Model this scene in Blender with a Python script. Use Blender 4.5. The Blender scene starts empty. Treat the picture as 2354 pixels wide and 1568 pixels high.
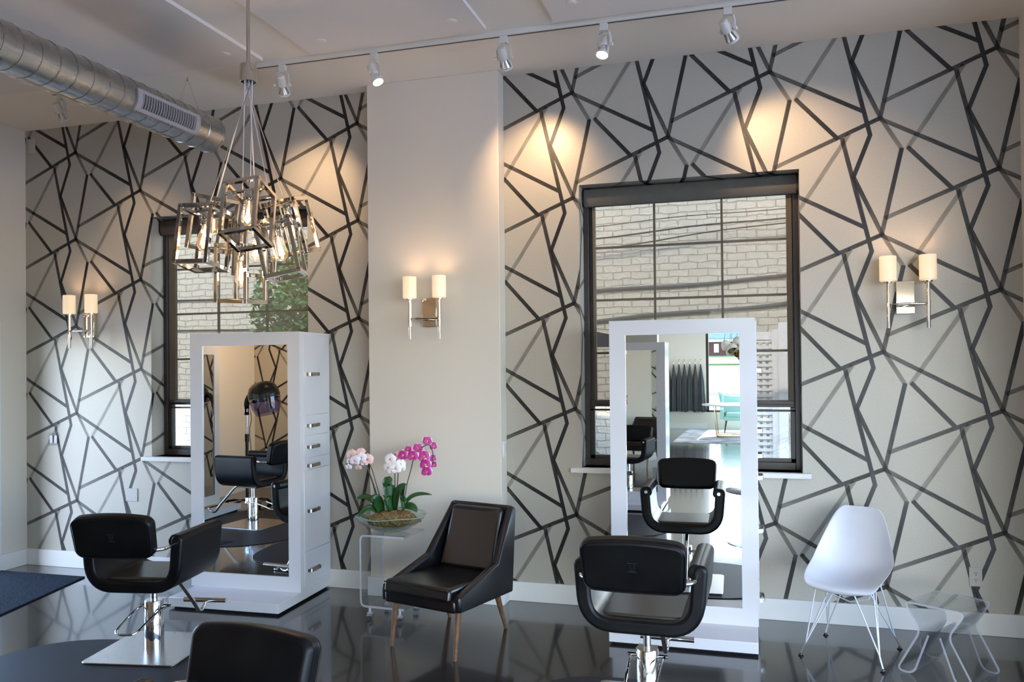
import bpy, bmesh, math, random
from mathutils import Vector, Matrix, Euler
random.seed(7)
PI = math.pi
S = bpy.context.scene
COL = S.collection

# ------------------------------------------------------------------ camera
cd = bpy.data.cameras.new('camera')
cam = bpy.data.objects.new('camera', cd); COL.objects.link(cam)
right = Vector((0.95942093, 0.28179872, -0.01004824)); down = Vector((-0.01227966, 0.00615355, -0.99990567)); fwd = Vector((-0.28171031, 0.95945381, 0.00936424))
m = Matrix.Identity(4)
for i in range(3):
    m[i][0] = right[i]; m[i][1] = -down[i]; m[i][2] = -fwd[i]; m[i][3] = (0, -5.7341, 1.7102)[i]
cam.matrix_world = m
cd.sensor_width = 36; cd.lens = 36 * 1868.27 / 2354; cd.shift_x = 0; cd.shift_y = (825.97 - 784) / 2354
cd.clip_start = .05; cd.clip_end = 200
S.camera = cam

# ------------------------------------------------------------------ world, sun, exposure
w = bpy.data.worlds.new('sky'); S.world = w; w.use_nodes = True
nt = w.node_tree; nt.nodes.clear()
sky = nt.nodes.new('ShaderNodeTexSky'); sky.sky_type = 'NISHITA'; sky.sun_disc = False
sky.sun_elevation = math.radians(42); sky.sun_rotation = math.radians(180); sky.air_density = 1.0; sky.dust_density = 1.2; sky.ozone_density = 1.0
bg = nt.nodes.new('ShaderNodeBackground'); bg.inputs['Strength'].default_value = 2.6
wo = nt.nodes.new('ShaderNodeOutputWorld')
tint = nt.nodes.new('ShaderNodeVectorMath'); tint.operation = 'MULTIPLY'; tint.inputs[1].default_value = (.93, 1.0, 1.12)
nt.links.new(sky.outputs[0], tint.inputs[0]); nt.links.new(tint.outputs[0], bg.inputs[0]); nt.links.new(bg.outputs[0], wo.inputs[0])
sl = bpy.data.lights.new('sun', 'SUN'); sl.energy = 10.0; sl.angle = math.radians(.6); sl.color = (1, .90, .76)
sun = bpy.data.objects.new('sun', sl); COL.objects.link(sun)
sun.rotation_euler = (math.radians(48), 0, math.radians(2))     # shines towards +Y, downwards
S.view_settings.view_transform = 'Standard'; S.view_settings.look = 'None'; S.view_settings.gamma = 1
S.view_settings.use_curve_mapping = False; S.view_settings.exposure = -0.28
cy = S.cycles
cy.use_denoising = True; cy.max_bounces = 9; cy.diffuse_bounces = 4; cy.glossy_bounces = 5; cy.transmission_bounces = 8
cy.transparent_max_bounces = 16; cy.caustics_reflective = False; cy.caustics_refractive = False; cy.sample_clamp_indirect = 6
cy.use_adaptive_sampling = True; cy.adaptive_threshold = 0.02

def portal(name, loc, rot, sx, sy):
    l = bpy.data.lights.new(name, 'AREA'); l.shape = 'RECTANGLE'; l.size = sx; l.size_y = sy
    l.cycles.is_portal = True
    o = bpy.data.objects.new(name, l); COL.objects.link(o); o.location = loc; o.rotation_euler = rot

HC = 3.859       # ceiling height
XR = 4.2         # far right wall of the room behind
YF = -17.5       # storefront wall behind the camera
portal('sky_portal_right', (XR + .02, -8.45, 1.75), (0, PI / 2, 0), 3.1, 14.3)
portal('sky_portal_front', (1.45, YF - .02, 1.85), (PI / 2, 0, 0), 5.2, 2.9)
portal('sky_portal_door', (-6.28, -1.45, 1.03), (0, -PI / 2, 0), 2.0, 2.1)

# ------------------------------------------------------------------ helpers
def empty(name, loc=(0, 0, 0), rz=0, label=None, cat=None, group=None, kind=None):
    o = bpy.data.objects.new(name, None); COL.objects.link(o); o.location = loc; o.rotation_euler = (0, 0, rz)
    o.empty_display_size = .1
    return tag(o, label, cat, group, kind)
def tag(o, label=None, cat=None, group=None, kind=None):
    if label: o['label'] = label
    if cat: o['category'] = cat
    if group: o['group'] = group
    if kind: o['kind'] = kind
    return o
def obj(name, bm, mats, parent=None, angle=35, bevel=0, seg=2, sub=0, flat=False):
    bmesh.ops.recalc_face_normals(bm, faces=bm.faces)
    me = bpy.data.meshes.new(name); bm.to_mesh(me); bm.free()
    if not isinstance(mats, (list, tuple)): mats = [mats]
    for mm in mats: me.materials.append(mm)
    if not flat:
        me.polygons.foreach_set('use_smooth', [True] * len(me.polygons))
        if not sub: me.set_sharp_from_angle(angle=math.radians(angle))
    o = bpy.data.objects.new(name, me); COL.objects.link(o)
    if parent is not None: o.parent = parent
    if bevel:
        b = o.modifiers.new('bevel', 'BEVEL'); b.width = bevel; b.segments = seg; b.limit_method = 'ANGLE'; b.angle_limit = math.radians(40)
        b.harden_normals = False
    if sub:
        s_ = o.modifiers.new('subsurf', 'SUBSURF'); s_.levels = sub; s_.render_levels = sub
    return o
def struct(name, bm, mats, **k):
    o = obj(name, bm, mats, **k); o['kind'] = 'structure'; return o
NB = bmesh.new
def box(bm, x0, x1, y0, y1, z0, z1, M=None, mi=0):
    vs = [bm.verts.new(Vector(p) if M is None else M @ Vector(p)) for p in
          [(x0, y0, z0), (x1, y0, z0), (x1, y1, z0), (x0, y1, z0), (x0, y0, z1), (x1, y0, z1), (x1, y1, z1), (x0, y1, z1)]]
    for f in [(0, 3, 2, 1), (4, 5, 6, 7), (0, 1, 5, 4), (1, 2, 6, 5), (2, 3, 7, 6), (3, 0, 4, 7)]:
        fc = bm.faces.new([vs[i] for i in f]); fc.material_index = mi
    return bm
def frame_at(p, d):
    d = Vector(d).normalized(); up = Vector((0, 0, 1)) if abs(d.z) < .95 else Vector((1, 0, 0))
    a = d.cross(up).normalized(); b = a.cross(d).normalized(); return a, b
def cyl(bm, p0, p1, r0, r1=None, n=20, caps=True):
    p0 = Vector(p0); p1 = Vector(p1); r1 = r0 if r1 is None else r1
    a, b = frame_at(p0, p1 - p0)
    c0 = [bm.verts.new(p0 + a * math.cos(t) * r0 + b * math.sin(t) * r0) for t in [2 * PI * i / n for i in range(n)]]
    c1 = [bm.verts.new(p1 + a * math.cos(t) * r1 + b * math.sin(t) * r1) for t in [2 * PI * i / n for i in range(n)]]
    for i in range(n): bm.faces.new([c0[i], c0[(i + 1) % n], c1[(i + 1) % n], c1[i]])
    if caps: bm.faces.new(c0[::-1]); bm.faces.new(c1)
    return bm
def tube(bm, pts, r, n=10, closed=False, caps=True):
    pts = [Vector(p) for p in pts]; N = len(pts); rs = r if isinstance(r, (list, tuple)) else [r] * N
    rings = []; pa = None
    for i, p in enumerate(pts):
        if closed: d = pts[(i + 1) % N] - pts[i - 1]
        else: d = pts[min(i + 1, N - 1)] - pts[max(i - 1, 0)]
        d.normalize()
        if pa is None: a, b = frame_at(p, d)
        else:
            a = pa - d * pa.dot(d); a = a.normalized() if a.length > 1e-6 else frame_at(p, d)[0]; b = d.cross(a).normalized()
        pa = a
        rings.append([bm.verts.new(p + a * math.cos(2 * PI * k / n) * rs[i] + b * math.sin(2 * PI * k / n) * rs[i]) for k in range(n)])
    for i in range(N if closed else N - 1):
        A = rings[i]; B = rings[(i + 1) % N]
        for k in range(n): bm.faces.new([A[k], A[(k + 1) % n], B[(k + 1) % n], B[k]])
    if caps and not closed: bm.faces.new(rings[0][::-1]); bm.faces.new(rings[-1])
    return bm
def smooth_path(pts, rad=.05, k=5):
    P = [Vector(p) for p in pts]; out = [P[0]]
    for i in range(1, len(P) - 1):
        a = (P[i - 1] - P[i]); b = (P[i + 1] - P[i]); r = min(rad, a.length * .49, b.length * .49)
        s = P[i] + a.normalized() * r; e = P[i] + b.normalized() * r
        for j in range(k + 1):
            t = j / k; out.append(s * (1 - t) ** 2 + P[i] * 2 * t * (1 - t) + e * t * t)
    out.append(P[-1]); return out
def lathe(bm, prof, n=32, M=None, cap=False):
    rings = []
    for (r, z) in prof:
        if r < 1e-5: rings.append([bm.verts.new(Vector((0, 0, z)) if M is None else M @ Vector((0, 0, z)))])
        else: rings.append([bm.verts.new((Vector((r * math.cos(2 * PI * i / n), r * math.sin(2 * PI * i / n), z))) if M is None else M @ Vector((r * math.cos(2 * PI * i / n), r * math.sin(2 * PI * i / n), z))) for i in range(n)])
    for A, B in zip(rings, rings[1:]):
        for i in range(n):
            j = (i + 1) % n
            if len(A) == 1 and len(B) == 1: continue
            if len(A) == 1: bm.faces.new([A[0], B[j], B[i]])
            elif len(B) == 1: bm.faces.new([A[i], A[j], B[0]])
            else: bm.faces.new([A[i], A[j], B[j], B[i]])
    return bm
def prism(bm, poly, axis, a0, a1, M=None):
    """polygon in the two other axes, extruded along axis ('x','y','z')"""
    def P(u, v, t):
        q = {'x': (t, u, v), 'y': (u, t, v), 'z': (u, v, t)}[axis]; q = Vector(q); return q if M is None else M @ q
    A = [bm.verts.new(P(u, v, a0)) for u, v in poly]; B = [bm.verts.new(P(u, v, a1)) for u, v in poly]; n = len(poly)
    bm.faces.new(A); bm.faces.new(B[::-1])
    for i in range(n): bm.faces.new([A[i], A[(i + 1) % n], B[(i + 1) % n], B[i]])
    return bm
def ribbon(bm, path, th, axis, a0, a1, M=None):
    """thick strip following a 2-D path, extruded along axis"""
    P = [Vector(p) for p in path]; n = len(P); L = []; R = []
    for i in range(n):
        d = (P[min(i + 1, n - 1)] - P[max(i - 1, 0)]).normalized(); nn = Vector((-d.y, d.x)) * th / 2
        L.append(P[i] + nn); R.append(P[i] - nn)
    def Q(p, t):
        q = {'x': (t, p.x, p.y), 'y': (p.x, t, p.y), 'z': (p.x, p.y, t)}[axis]; q = Vector(q); return q if M is None else M @ q
    v = [[bm.verts.new(Q(p, t)) for p in X] for X in (L, R) for t in (a0, a1)]
    L0, L1, R0, R1 = v
    for i in range(n - 1):
        bm.faces.new([L0[i], L0[i + 1], L1[i + 1], L1[i]]); bm.faces.new([R0[i], R1[i], R1[i + 1], R0[i + 1]])
        bm.faces.new([L0[i], R0[i], R0[i + 1], L0[i + 1]]); bm.faces.new([L1[i], L1[i + 1], R1[i + 1], R1[i]])
    bm.faces.new([L0[0], L1[0], R1[0], R0[0]]); bm.faces.new([L0[-1], R0[-1], R1[-1], L1[-1]])
    return bm
def round_rect(x0, x1, y0, y1, r, k=6):
    out = []
    for cx, cy_, a in ((x1 - r, y1 - r, 0), (x0 + r, y1 - r, PI / 2), (x0 + r, y0 + r, PI), (x1 - r, y0 + r, 1.5 * PI)):
        for j in range(k + 1): t = a + PI / 2 * j / k; out.append((cx + r * math.cos(t), cy_ + r * math.sin(t)))
    return out
def copy_tree(o, parent=None):
    c = o.copy(); COL.objects.link(c); c.parent = parent
    for ch in list(o.children): copy_tree(ch, c)
    return c

# ------------------------------------------------------------------ materials
def mat(name, col, rough=.5, metal=0, spec=.5, bump=None, coat=0, trans=0, emit=None, est=0, noise=None, ior=1.45, sheen=0):
    m = bpy.data.materials.new(name); m.use_nodes = True; nt = m.node_tree; b = nt.nodes['Principled BSDF']
    b.inputs['Base Color'].default_value = (*col, 1); b.inputs['Roughness'].default_value = rough; b.inputs['Metallic'].default_value = metal
    b.inputs['Specular IOR Level'].default_value = spec; b.inputs['Coat Weight'].default_value = coat; b.inputs['Coat Roughness'].default_value = .08
    b.inputs['Transmission Weight'].default_value = trans; b.inputs['IOR'].default_value = ior
    if sheen: b.inputs['Sheen Weight'].default_value = sheen
    if emit: b.inputs['Emission Color'].default_value = (*emit, 1); b.inputs['Emission Strength'].default_value = est
    tc = nt.nodes.new('ShaderNodeTexCoord')
    if noise:   # (scale, other colour, roughness change)
        n = nt.nodes.new('ShaderNodeTexNoise'); n.inputs['Scale'].default_value = noise[0]; n.inputs['Detail'].default_value = 6
        nt.links.new(tc.outputs['Object'], n.inputs['Vector'])
        r = nt.nodes.new('ShaderNodeValToRGB'); r.color_ramp.elements[0].position = .35; r.color_ramp.elements[1].position = .68
        r.color_ramp.elements[0].color = (*col, 1); r.color_ramp.elements[1].color = (*noise[1], 1)
        nt.links.new(n.outputs['Fac'], r.inputs[0]); nt.links.new(r.outputs[0], b.inputs['Base Color'])
        if len(noise) > 2:
            mr = nt.nodes.new('ShaderNodeMapRange'); mr.inputs['To Min'].default_value = rough; mr.inputs['To Max'].default_value = rough + noise[2]
            nt.links.new(n.outputs['Fac'], mr.inputs['Value']); nt.links.new(mr.outputs[0], b.inputs['Roughness'])
    if bump:    # (scale, strength, distance)
        n2 = nt.nodes.new('ShaderNodeTexNoise'); n2.inputs['Scale'].default_value = bump[0]; n2.inputs['Detail'].default_value = 4
        nt.links.new(tc.outputs['Object'], n2.inputs['Vector'])
        bp = nt.nodes.new('ShaderNodeBump'); bp.inputs['Strength'].default_value = bump[1]; bp.inputs['Distance'].default_value = bump[2] if len(bump) > 2 else .002
        nt.links.new(n2.outputs['Fac'], bp.inputs['Height']); nt.links.new(bp.outputs[0], b.inputs['Normal'])
    return m
def clear_mat(name, tint, refl=.06, fac=.12, rough=.02):
    """thin clear sheet: mostly transparent, Fresnel reflection"""
    m = bpy.data.materials.new(name); m.use_nodes = True; nt = m.node_tree; nt.nodes.clear()
    t = nt.nodes.new('ShaderNodeBsdfTransparent'); t.inputs[0].default_value = (*tint, 1)
    g = nt.nodes.new('ShaderNodeBsdfGlossy'); g.inputs['Roughness'].default_value = rough
    lw = nt.nodes.new('ShaderNodeLayerWeight'); lw.inputs['Blend'].default_value = .5
    pw = nt.nodes.new('ShaderNodeMath'); pw.operation = 'POWER'; pw.inputs[1].default_value = 4.0; nt.links.new(lw.outputs['Facing'], pw.inputs[0])
    f = nt.nodes.new('ShaderNodeMath'); f.operation = 'MULTIPLY_ADD'; f.inputs[1].default_value = .8; f.inputs[2].default_value = .045; nt.links.new(pw.outputs[0], f.inputs[0])
    mx = nt.nodes.new('ShaderNodeMixShader'); o = nt.nodes.new('ShaderNodeOutputMaterial')
    nt.links.new(f.outputs[0], mx.inputs[0]); nt.links.new(t.outputs[0], mx.inputs[1]); nt.links.new(g.outputs[0], mx.inputs[2]); nt.links.new(mx.outputs[0], o.inputs[0])
    return m
CREAM = mat('cream_paint', (.68, .625, .535), .55, bump=(220, .12, .001))
CEIL = mat('ceiling_paint', (.83, .775, .68), .7, bump=(150, .1, .001))
PANEL = mat('panel_fabric', (.78, .73, .675), .85, bump=(400, .15, .001))
TRIMW = mat('trim_white', (.74, .73, .70), .35, bump=(60, .05, .001))
GLOSSW = mat('station_lacquer', (.66, .65, .66), .16, coat=.3, bump=(3, .05, .002))
PAPER = mat('wallpaper_ground', (.43, .405, .345), .40, metal=.12, bump=(260, .10, .0008), noise=(90, (.46, .435, .375)))
LEATH = mat('black_leather', (.004, .004, .005), .32, spec=.24, bump=(260, .25, .0012), noise=(5, (.009, .009, .009), .1))
LEATH2 = mat('lounge_leather', (.004, .004, .005), .25, spec=.7, bump=(90, .12, .0015), noise=(4, (.007, .006, .006), .08))
SEATL = mat('worn_leather', (.030, .025, .018), .30, spec=1.0, bump=(120, .25, .0015))  # paler, warmer than the black leather: window light on the seat put into colour
CHROME = mat('chrome', (.80, .80, .80), .07, metal=1, noise=(3, (.76, .76, .77)))
STEEL = mat('brushed_steel', (.62, .60, .58), .22, metal=1, noise=(40, (.55, .54, .53), .08))
NICKEL = mat('polished_nickel', (.70, .625, .53), .06, metal=1, noise=(2, (.67, .60, .51)))
PULL = mat('pull_nickel', (.42, .38, .33), .2, metal=1, noise=(30, (.5, .45, .4)))
GALV = mat('galvanised', (.42, .43, .43), .22, metal=.95, noise=(9, (.50, .50, .48), .10))
BRONZE = mat('bronze_frame', (.030, .024, .020), .38, spec=.5, noise=(30, (.036, .029, .024)))
BLACKP = mat('black_plastic', (.012, .012, .013), .25, noise=(20, (.016, .016, .017)))
WHITEP = mat('white_plastic', (.62, .63, .66), .30, noise=(10, (.60, .61, .64)))
LAMPW = mat('lamp_white', (.66, .64, .58), .4, noise=(10, (.68, .66, .6)))
RUB = mat('rubber_mat', (.016, .018, .024), .5, spec=.3, bump=(30, .1, .002), noise=(6, (.028, .029, .034), .1))
WOOD = mat('walnut_wood', (.13, .065, .033), .42, bump=(40, .1, .001), noise=(35, (.20, .105, .055)))
MIRROR = mat('mirror_glass', (.86, .88, .86), .0, metal=1, noise=(1, (.865, .885, .865)))
PANE = clear_mat('window_glass', (.93, .96, .95))
ACRYL = clear_mat('acrylic_sheet', (.90, .92, .94))
ACREDGE = mat('acrylic_edge', (.66, .67, .74), .15, spec=.8, noise=(20, (.72, .72, .79)))
_k = ACREDGE.node_tree; _kt = _k.nodes.new('ShaderNodeBsdfTransparent'); _km = _k.nodes.new('ShaderNodeMixShader'); _km.inputs[0].default_value = .55
_k.links.new(_kt.outputs[0], _km.inputs[1]); _k.links.new(_k.nodes['Principled BSDF'].outputs[0], _km.inputs[2]); _k.links.new(_km.outputs[0], _k.nodes['Material Output'].inputs[0])
BOWLG = clear_mat('green_glass', (.90, .955, .93))
DARK = mat('recess_black', (.004, .004, .004), .8, noise=(4, (.006, .006, .006)))
GOLD = mat('brass', (.78, .55, .24), .2, metal=1, noise=(5, (.72, .5, .22)))
SHADEG = mat('shade_glass', (.80, .66, .52), .35, noise=(9, (.96, .82, .68)), emit=(1.0, .74, .40), est=.62)
GLOW = mat('filament', (1, .7, .35), .5, noise=(9, (1, .7, .36)), emit=(1, .55, .18), est=60)
LAMPON = mat('lamp_face_lit', (1, .9, .7), .4, noise=(9, (1, .9, .71)), emit=(1, .78, .5), est=25)
LAMPOFF = mat('lamp_reflector', (.65, .65, .64), .2, metal=.6, noise=(9, (.7, .7, .68)))

def floor_mat():
    m = bpy.data.materials.new('polished_concrete'); m.use_nodes = True; nt = m.node_tree; b = nt.nodes['Principled BSDF']
    tc = nt.nodes.new('ShaderNodeTexCoord')
    n = nt.nodes.new('ShaderNodeTexNoise'); n.inputs['Scale'].default_value = 1.3; n.inputs['Detail'].default_value = 9; n.inputs['Roughness'].default_value = .65
    nt.links.new(tc.outputs['Object'], n.inputs['Vector'])
    n2 = nt.nodes.new('ShaderNodeTexNoise'); n2.inputs['Scale'].default_value = 140; n2.inputs['Detail'].default_value = 3
    nt.links.new(tc.outputs['Object'], n2.inputs['Vector'])
    r = nt.nodes.new('ShaderNodeValToRGB'); e = r.color_ramp.elements
    e[0].position = .3; e[0].color = (.010, .010, .012, 1); e[1].position = .78; e[1].color = (.048, .042, .038, 1)
    nt.links.new(n.outputs['Fac'], r.inputs[0]); nt.links.new(r.outputs[0], b.inputs['Base Color'])
    mr = nt.nodes.new('ShaderNodeMapRange'); mr.inputs['To Min'].default_value = .12; mr.inputs['To Max'].default_value = .26
    nt.links.new(n.outputs['Fac'], mr.inputs['Value']); nt.links.new(mr.outputs[0], b.inputs['Roughness'])
    bp = nt.nodes.new('ShaderNodeBump'); bp.inputs['Strength'].default_value = .10; bp.inputs['Distance'].default_value = .0015
    nt.links.new(n2.outputs['Fac'], bp.inputs['Height']); nt.links.new(bp.outputs[0], b.inputs['Normal'])
    b.inputs['Specular IOR Level'].default_value = .35; b.inputs['Coat Weight'].default_value = .75; b.inputs['Coat Roughness'].default_value = .07; b.inputs['Coat IOR'].default_value = 1.45
    return m
FLOOR = floor_mat()

def stroke_mat():
    """brushed ink stripe of the wallpaper: UV x runs along the stroke, y across it; uv2.x = opacity"""
    m = bpy.data.materials.new('wallpaper_ink'); m.use_nodes = True; nt = m.node_tree; b = nt.nodes['Principled BSDF']
    b.inputs['Roughness'].default_value = .42; b.inputs['Base Color'].default_value = (.006, .006, .007, 1)
    uv = nt.nodes.new('ShaderNodeUVMap'); uv.uv_map = 'UVMap'
    mp = nt.nodes.new('ShaderNodeMapping'); mp.inputs['Scale'].default_value = (1.2, 9, 1)
    n = nt.nodes.new('ShaderNodeTexNoise'); n.inputs['Scale'].default_value = 1.0; n.inputs['Detail'].default_value = 3
    at = nt.nodes.new('ShaderNodeAttribute'); at.attribute_name = 'ink'
    nt.links.new(uv.outputs[0], mp.inputs[0]); nt.links.new(mp.outputs[0], n.inputs['Vector'])
    sub = nt.nodes.new('ShaderNodeMath'); sub.operation = 'MULTIPLY_ADD'; sub.inputs[1].default_value = .6; sub.inputs[2].default_value = -.22
    add = nt.nodes.new('ShaderNodeMath'); add.operation = 'ADD'; add.use_clamp = True
    nt.links.new(n.outputs['Fac'], sub.inputs[0]); nt.links.new(sub.outputs[0], add.inputs[0]); nt.links.new(at.outputs['Fac'], add.inputs[1])
    t = nt.nodes.new('ShaderNodeBsdfTransparent'); mx = nt.nodes.new('ShaderNodeMixShader'); o = nt.nodes['Material Output']
    nt.links.new(add.outputs[0], mx.inputs[0]); nt.links.new(t.outputs[0], mx.inputs[1]); nt.links.new(b.outputs[0], mx.inputs[2]); nt.links.new(mx.outputs[0], o.inputs[0])
    return m
INK = stroke_mat()

# ------------------------------------------------------------------ wallpaper strokes
A_, B_ = .68, .75968      # roll width and repeat
def uvw(u, v, right):     # lattice -> world X,Z on the wall
    if right: u += 6.51696; v -= .07768
    return A_ * (u - 8.29676), 3.62562 - B_ * v
STROKES = [  # from, to, ink opacity at both ends
    ((0, 0), (-.969, .36), .93, .62), ((0, .01), (.845, .43), .66, .97), ((-.248, -.508), (0, 0), .93, .70), ((0, 0), (.179, .279), .66, .55),
    ((.179, -.721), (-.005, 0), .97, .72), ((-.095, .14), (-.248, .492), .97, .90), ((-.345, .155), (-.095, 1.14), .80, .97),
    ((-.285, .122), (-.765, .771), .55, .45), ((-.765, -.229), (-.385, .150), .80, .97)]
def clip(poly, axis, val, keep_less):
    out = []; n = len(poly)
    for i in range(n):
        a, b = poly[i], poly[(i + 1) % n]
        ia = (a[axis] <= val) == keep_less or a[axis] == val; ib = (b[axis] <= val) == keep_less or b[axis] == val
        if ia: out.append(a)
        if ia != ib:
            t = (val - a[axis]) / (b[axis] - a[axis]); out.append(tuple(a[k] + (b[k] - a[k]) * t for k in range(len(a))))
    return out
def stroke_polys(right):
    wd = .0275
    res = []
    for i in range(-2, 7):
        for j in range(-2, 7):
            base = (i, j + (.5 if i % 2 else 0)); 
            for si, (p, q, o0, o1) in enumerate(STROKES):
                a = Vector(uvw(base[0] + p[0], base[1] + p[1], right)); b = Vector(uvw(base[0] + q[0], base[1] + q[1], right))
                d = (b - a).normalized(); n = Vector((-d.y, d.x)) * wd / 2; e = d * wd * .20
                L = (b - a).length
                res.append([(a.x - e.x + n.x, a.y - e.y + n.y, 0 + si * 3.7, 0, o0), (b.x + e.x + n.x, b.y + e.y + n.y, L * 10 + si * 3.7, 0, o1),
                            (b.x + e.x - n.x, b.y + e.y - n.y, L * 10 + si * 3.7, 1, o1), (a.x - e.x - n.x, a.y - e.y - n.y, si * 3.7, 1, o0), si])
    return res
def add_strokes(bm, polys, rect, fn, uvl, ink, lift):
    x0, x1, z0, z1 = rect
    for pl in polys:
        si = pl[4]; p = pl[:4]
        for ax, v, kl in ((0, x0, False), (0, x1, True), (1, z0, False), (1, z1, True)):
            p = clip(p, ax, v, kl)
            if len(p) < 3: break
        if len(p) < 3: continue
        off = lift * (1 + si * .35)
        try: f = bm.faces.new([bm.verts.new(fn(q[0], q[1], off)) for q in p])
        except ValueError: continue
        f.material_index = 1
        for l, q in zip(f.loops, p): l[uvl].uv = (q[2], q[3]); l[ink] = (q[4], q[4], q[4], 1)

WT = .20   # wall thickness / reveal depth
WINS = [(-4.862, -3.368, .985, 3.008), (-1.170, .325, .985, 3.012)]
def back_wall():
    bm = NB(); uvl = bm.loops.layers.uv.new('UVMap'); ink = bm.loops.layers.color.new('ink')
    for (xa, xb, win, right) in ((-6.25, -2.78, WINS[0], False), (-1.78, 1.66, WINS[1], True)):
        wx0, wx1, wz0, wz1 = win
        for r in ((xa, wx0, 0, HC), (wx1, xb, 0, HC), (wx0, wx1, 0, wz0), (wx0, wx1, wz1, HC)):
            box(bm, r[0], r[1], 0, WT + .1, r[2], r[3])
        polys = stroke_polys(right)
        zb = .142
        F = lambda x, z, o: Vector((x, -o, z))
        for r in ((xa, wx0, zb, HC), (wx1, xb, zb, HC), (wx0, wx1, zb, wz0), (wx0, wx1, wz1, HC)):
            add_strokes(bm, polys, r, F, uvl, ink, .0004)
        # paper wraps into the reveals
        add_strokes(bm, polys, (wx0, wx0 + WT, wz0, wz1), lambda x, z, o: Vector((wx0 + o, x - wx0, z)), uvl, ink, .0004)
        add_strokes(bm, polys, (wx1 - WT, wx1, wz0, wz1), lambda x, z, o: Vector((wx1 - o, wx1 - x, z)), uvl, ink, .0004)
        add_strokes(bm, polys, (wx0, wx1, wz1 - WT, wz1), lambda x, z, o: Vector((x, wz1 - z, wz1 - o)), uvl, ink, .0004)
    box(bm, -2.78, -1.78, 0, WT + .1, 0, HC)
    box(bm, -7.1, -6.25, 0, WT + .1, 0, HC)
    box(bm, 1.66, XR + .3, 0, WT + .1, 0, HC)
    me_o = struct('wall_back', bm, [PAPER, INK], flat=True); return me_o
back_wall()

# cross wall behind (seen in the mirrors), papered the same way
def cross_wall():
    bm = NB(); uvl = bm.loops.layers.uv.new('UVMap'); ink = bm.loops.layers.color.new('ink')
    box(bm, -6.95, -1.15, -5.92, -5.72, 0, HC)
    add_strokes(bm, stroke_polys(False), (-6.55, -2.4, .142, HC), lambda x, z, o: Vector((-9.3 - x, -5.72 + o, z)), uvl, ink, .0004)
    struct('wall_partition', bm, [PAPER, INK], flat=True)
cross_wall()

# ------------------------------------------------------------------ room shell
struct('floor', box(NB(), -7.2, XR + .3, YF - .3, .3, -.12, 0), FLOOR, flat=True)
bm = box(NB(), -7.2, XR + .3, YF - .3, .3, HC, HC + .16); struct('ceiling', bm, CEIL, flat=True)
bm = box(NB(), -2.771, -1.730, -.14, 0, 0, HC); struct('wall_pilaster', bm, CREAM, bevel=.004)
# left wall beside the back wall, with the glazed entrance
bm = NB(); box(bm, -6.40, -6.198, -.33, 0, 0, HC); box(bm, -6.40, -6.198, -2.56, -.33, 2.08, HC); box(bm, -6.95, -6.198, -2.75, -2.56, 0, HC)
struct('wall_left', bm, CREAM, flat=True)
bm = NB()
for (a, b, c, d) in ((-.36, -.268, .142, 2.142), (-2.62, -2.53, .142, 2.142), (-2.53, -.36, 2.05, 2.142)):
    box(bm, -6.33, -6.186, a, b, c, d)
struct('door_1', bm, mat('door_frame_white', (.72, .76, .80), .4, noise=(10, (.74, .77, .81))), bevel=.003)
bm = NB(); box(bm, -7.0, -6.55, -5.72, -2.56, 0, HC); struct('wall_far_left', bm, CREAM, flat=True)
bm = NB(); box(bm, 1.628, 1.80, -.9, 0, 0, HC); struct('wall_right', bm, CREAM, flat=True)
# room behind the camera
bm = NB(); box(bm, XR, XR + .2, -1.3, .1, 0, HC); box(bm, XR, XR + .2, YF, -15.6, 0, HC)
box(bm, XR, XR + .2, -15.6, -1.3, 0, .20); box(bm, XR, XR + .2, -15.6, -1.3, 3.3, HC)
for k in range(1, 5): box(bm, XR, XR + .2, -1.3 - k * 2.86 - .06, -1.3 - k * 2.86 + .06, .2, 3.3)
struct('wall_side_right', bm, CREAM, flat=True)
bm = NB(); box(bm, -7.0, -1.15, YF - .2, YF, 0, HC); box(bm, -1.15, XR + .2, YF - .2, YF, 0, .45); box(bm, -1.15, XR + .2, YF - .2, YF, 3.3, HC)
struct('wall_front', bm, CREAM, flat=True)
bm = NB(); box(bm, -7.0, -6.8, YF, -5.92, 0, HC); struct('wall_left_rear', bm, CREAM, flat=True)
bm = NB(); box(bm, -2.60, -2.40, YF, -5.92, 0, HC); struct('wall_hall', bm, CREAM, flat=True)
# storefront frame and pane
bm = NB(); box(bm, -1.15, -1.08, YF - .12, YF - .02, .45, 3.3); box(bm, XR - .07, XR, YF - .12, YF - .02, .45, 3.3); box(bm, 1.4, 1.47, YF - .12, YF - .02, .45, 3.3)
box(bm, -1.15, XR, YF - .12, YF - .02, 3.24, 3.3); box(bm, -1.15, XR, YF - .12, YF - .02, .45, .50)
struct('window_3', bm, BRONZE, flat=True)

# baseboards
bm = NB(); box(bm, -6.198, -2.771, -.018, 0, 0, .142); struct('baseboard_back_left', bm, TRIMW, bevel=.003)
bm = NB(); box(bm, -1.730, 1.628, -.018, 0, 0, .142); struct('baseboard_back_right', bm, TRIMW, bevel=.003)
bm = NB(); box(bm, -2.789, -1.712, -.158, -.14, 0, .142); box(bm, -1.730, -1.712, -.14, -.018, 0, .142); box(bm, -2.789, -2.771, -.14, -.018, 0, .142)
struct('baseboard_pilaster', bm, TRIMW, bevel=.003)
bm = NB(); box(bm, -6.198, -6.180, -.36, -.018, 0, .142); struct('baseboard_left', bm, TRIMW, bevel=.003)
bm = NB(); box(bm, -2.40, -1.15, YF, YF + .018, 0, .14); struct('baseboard_front', bm, TRIMW, bevel=.003)

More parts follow.
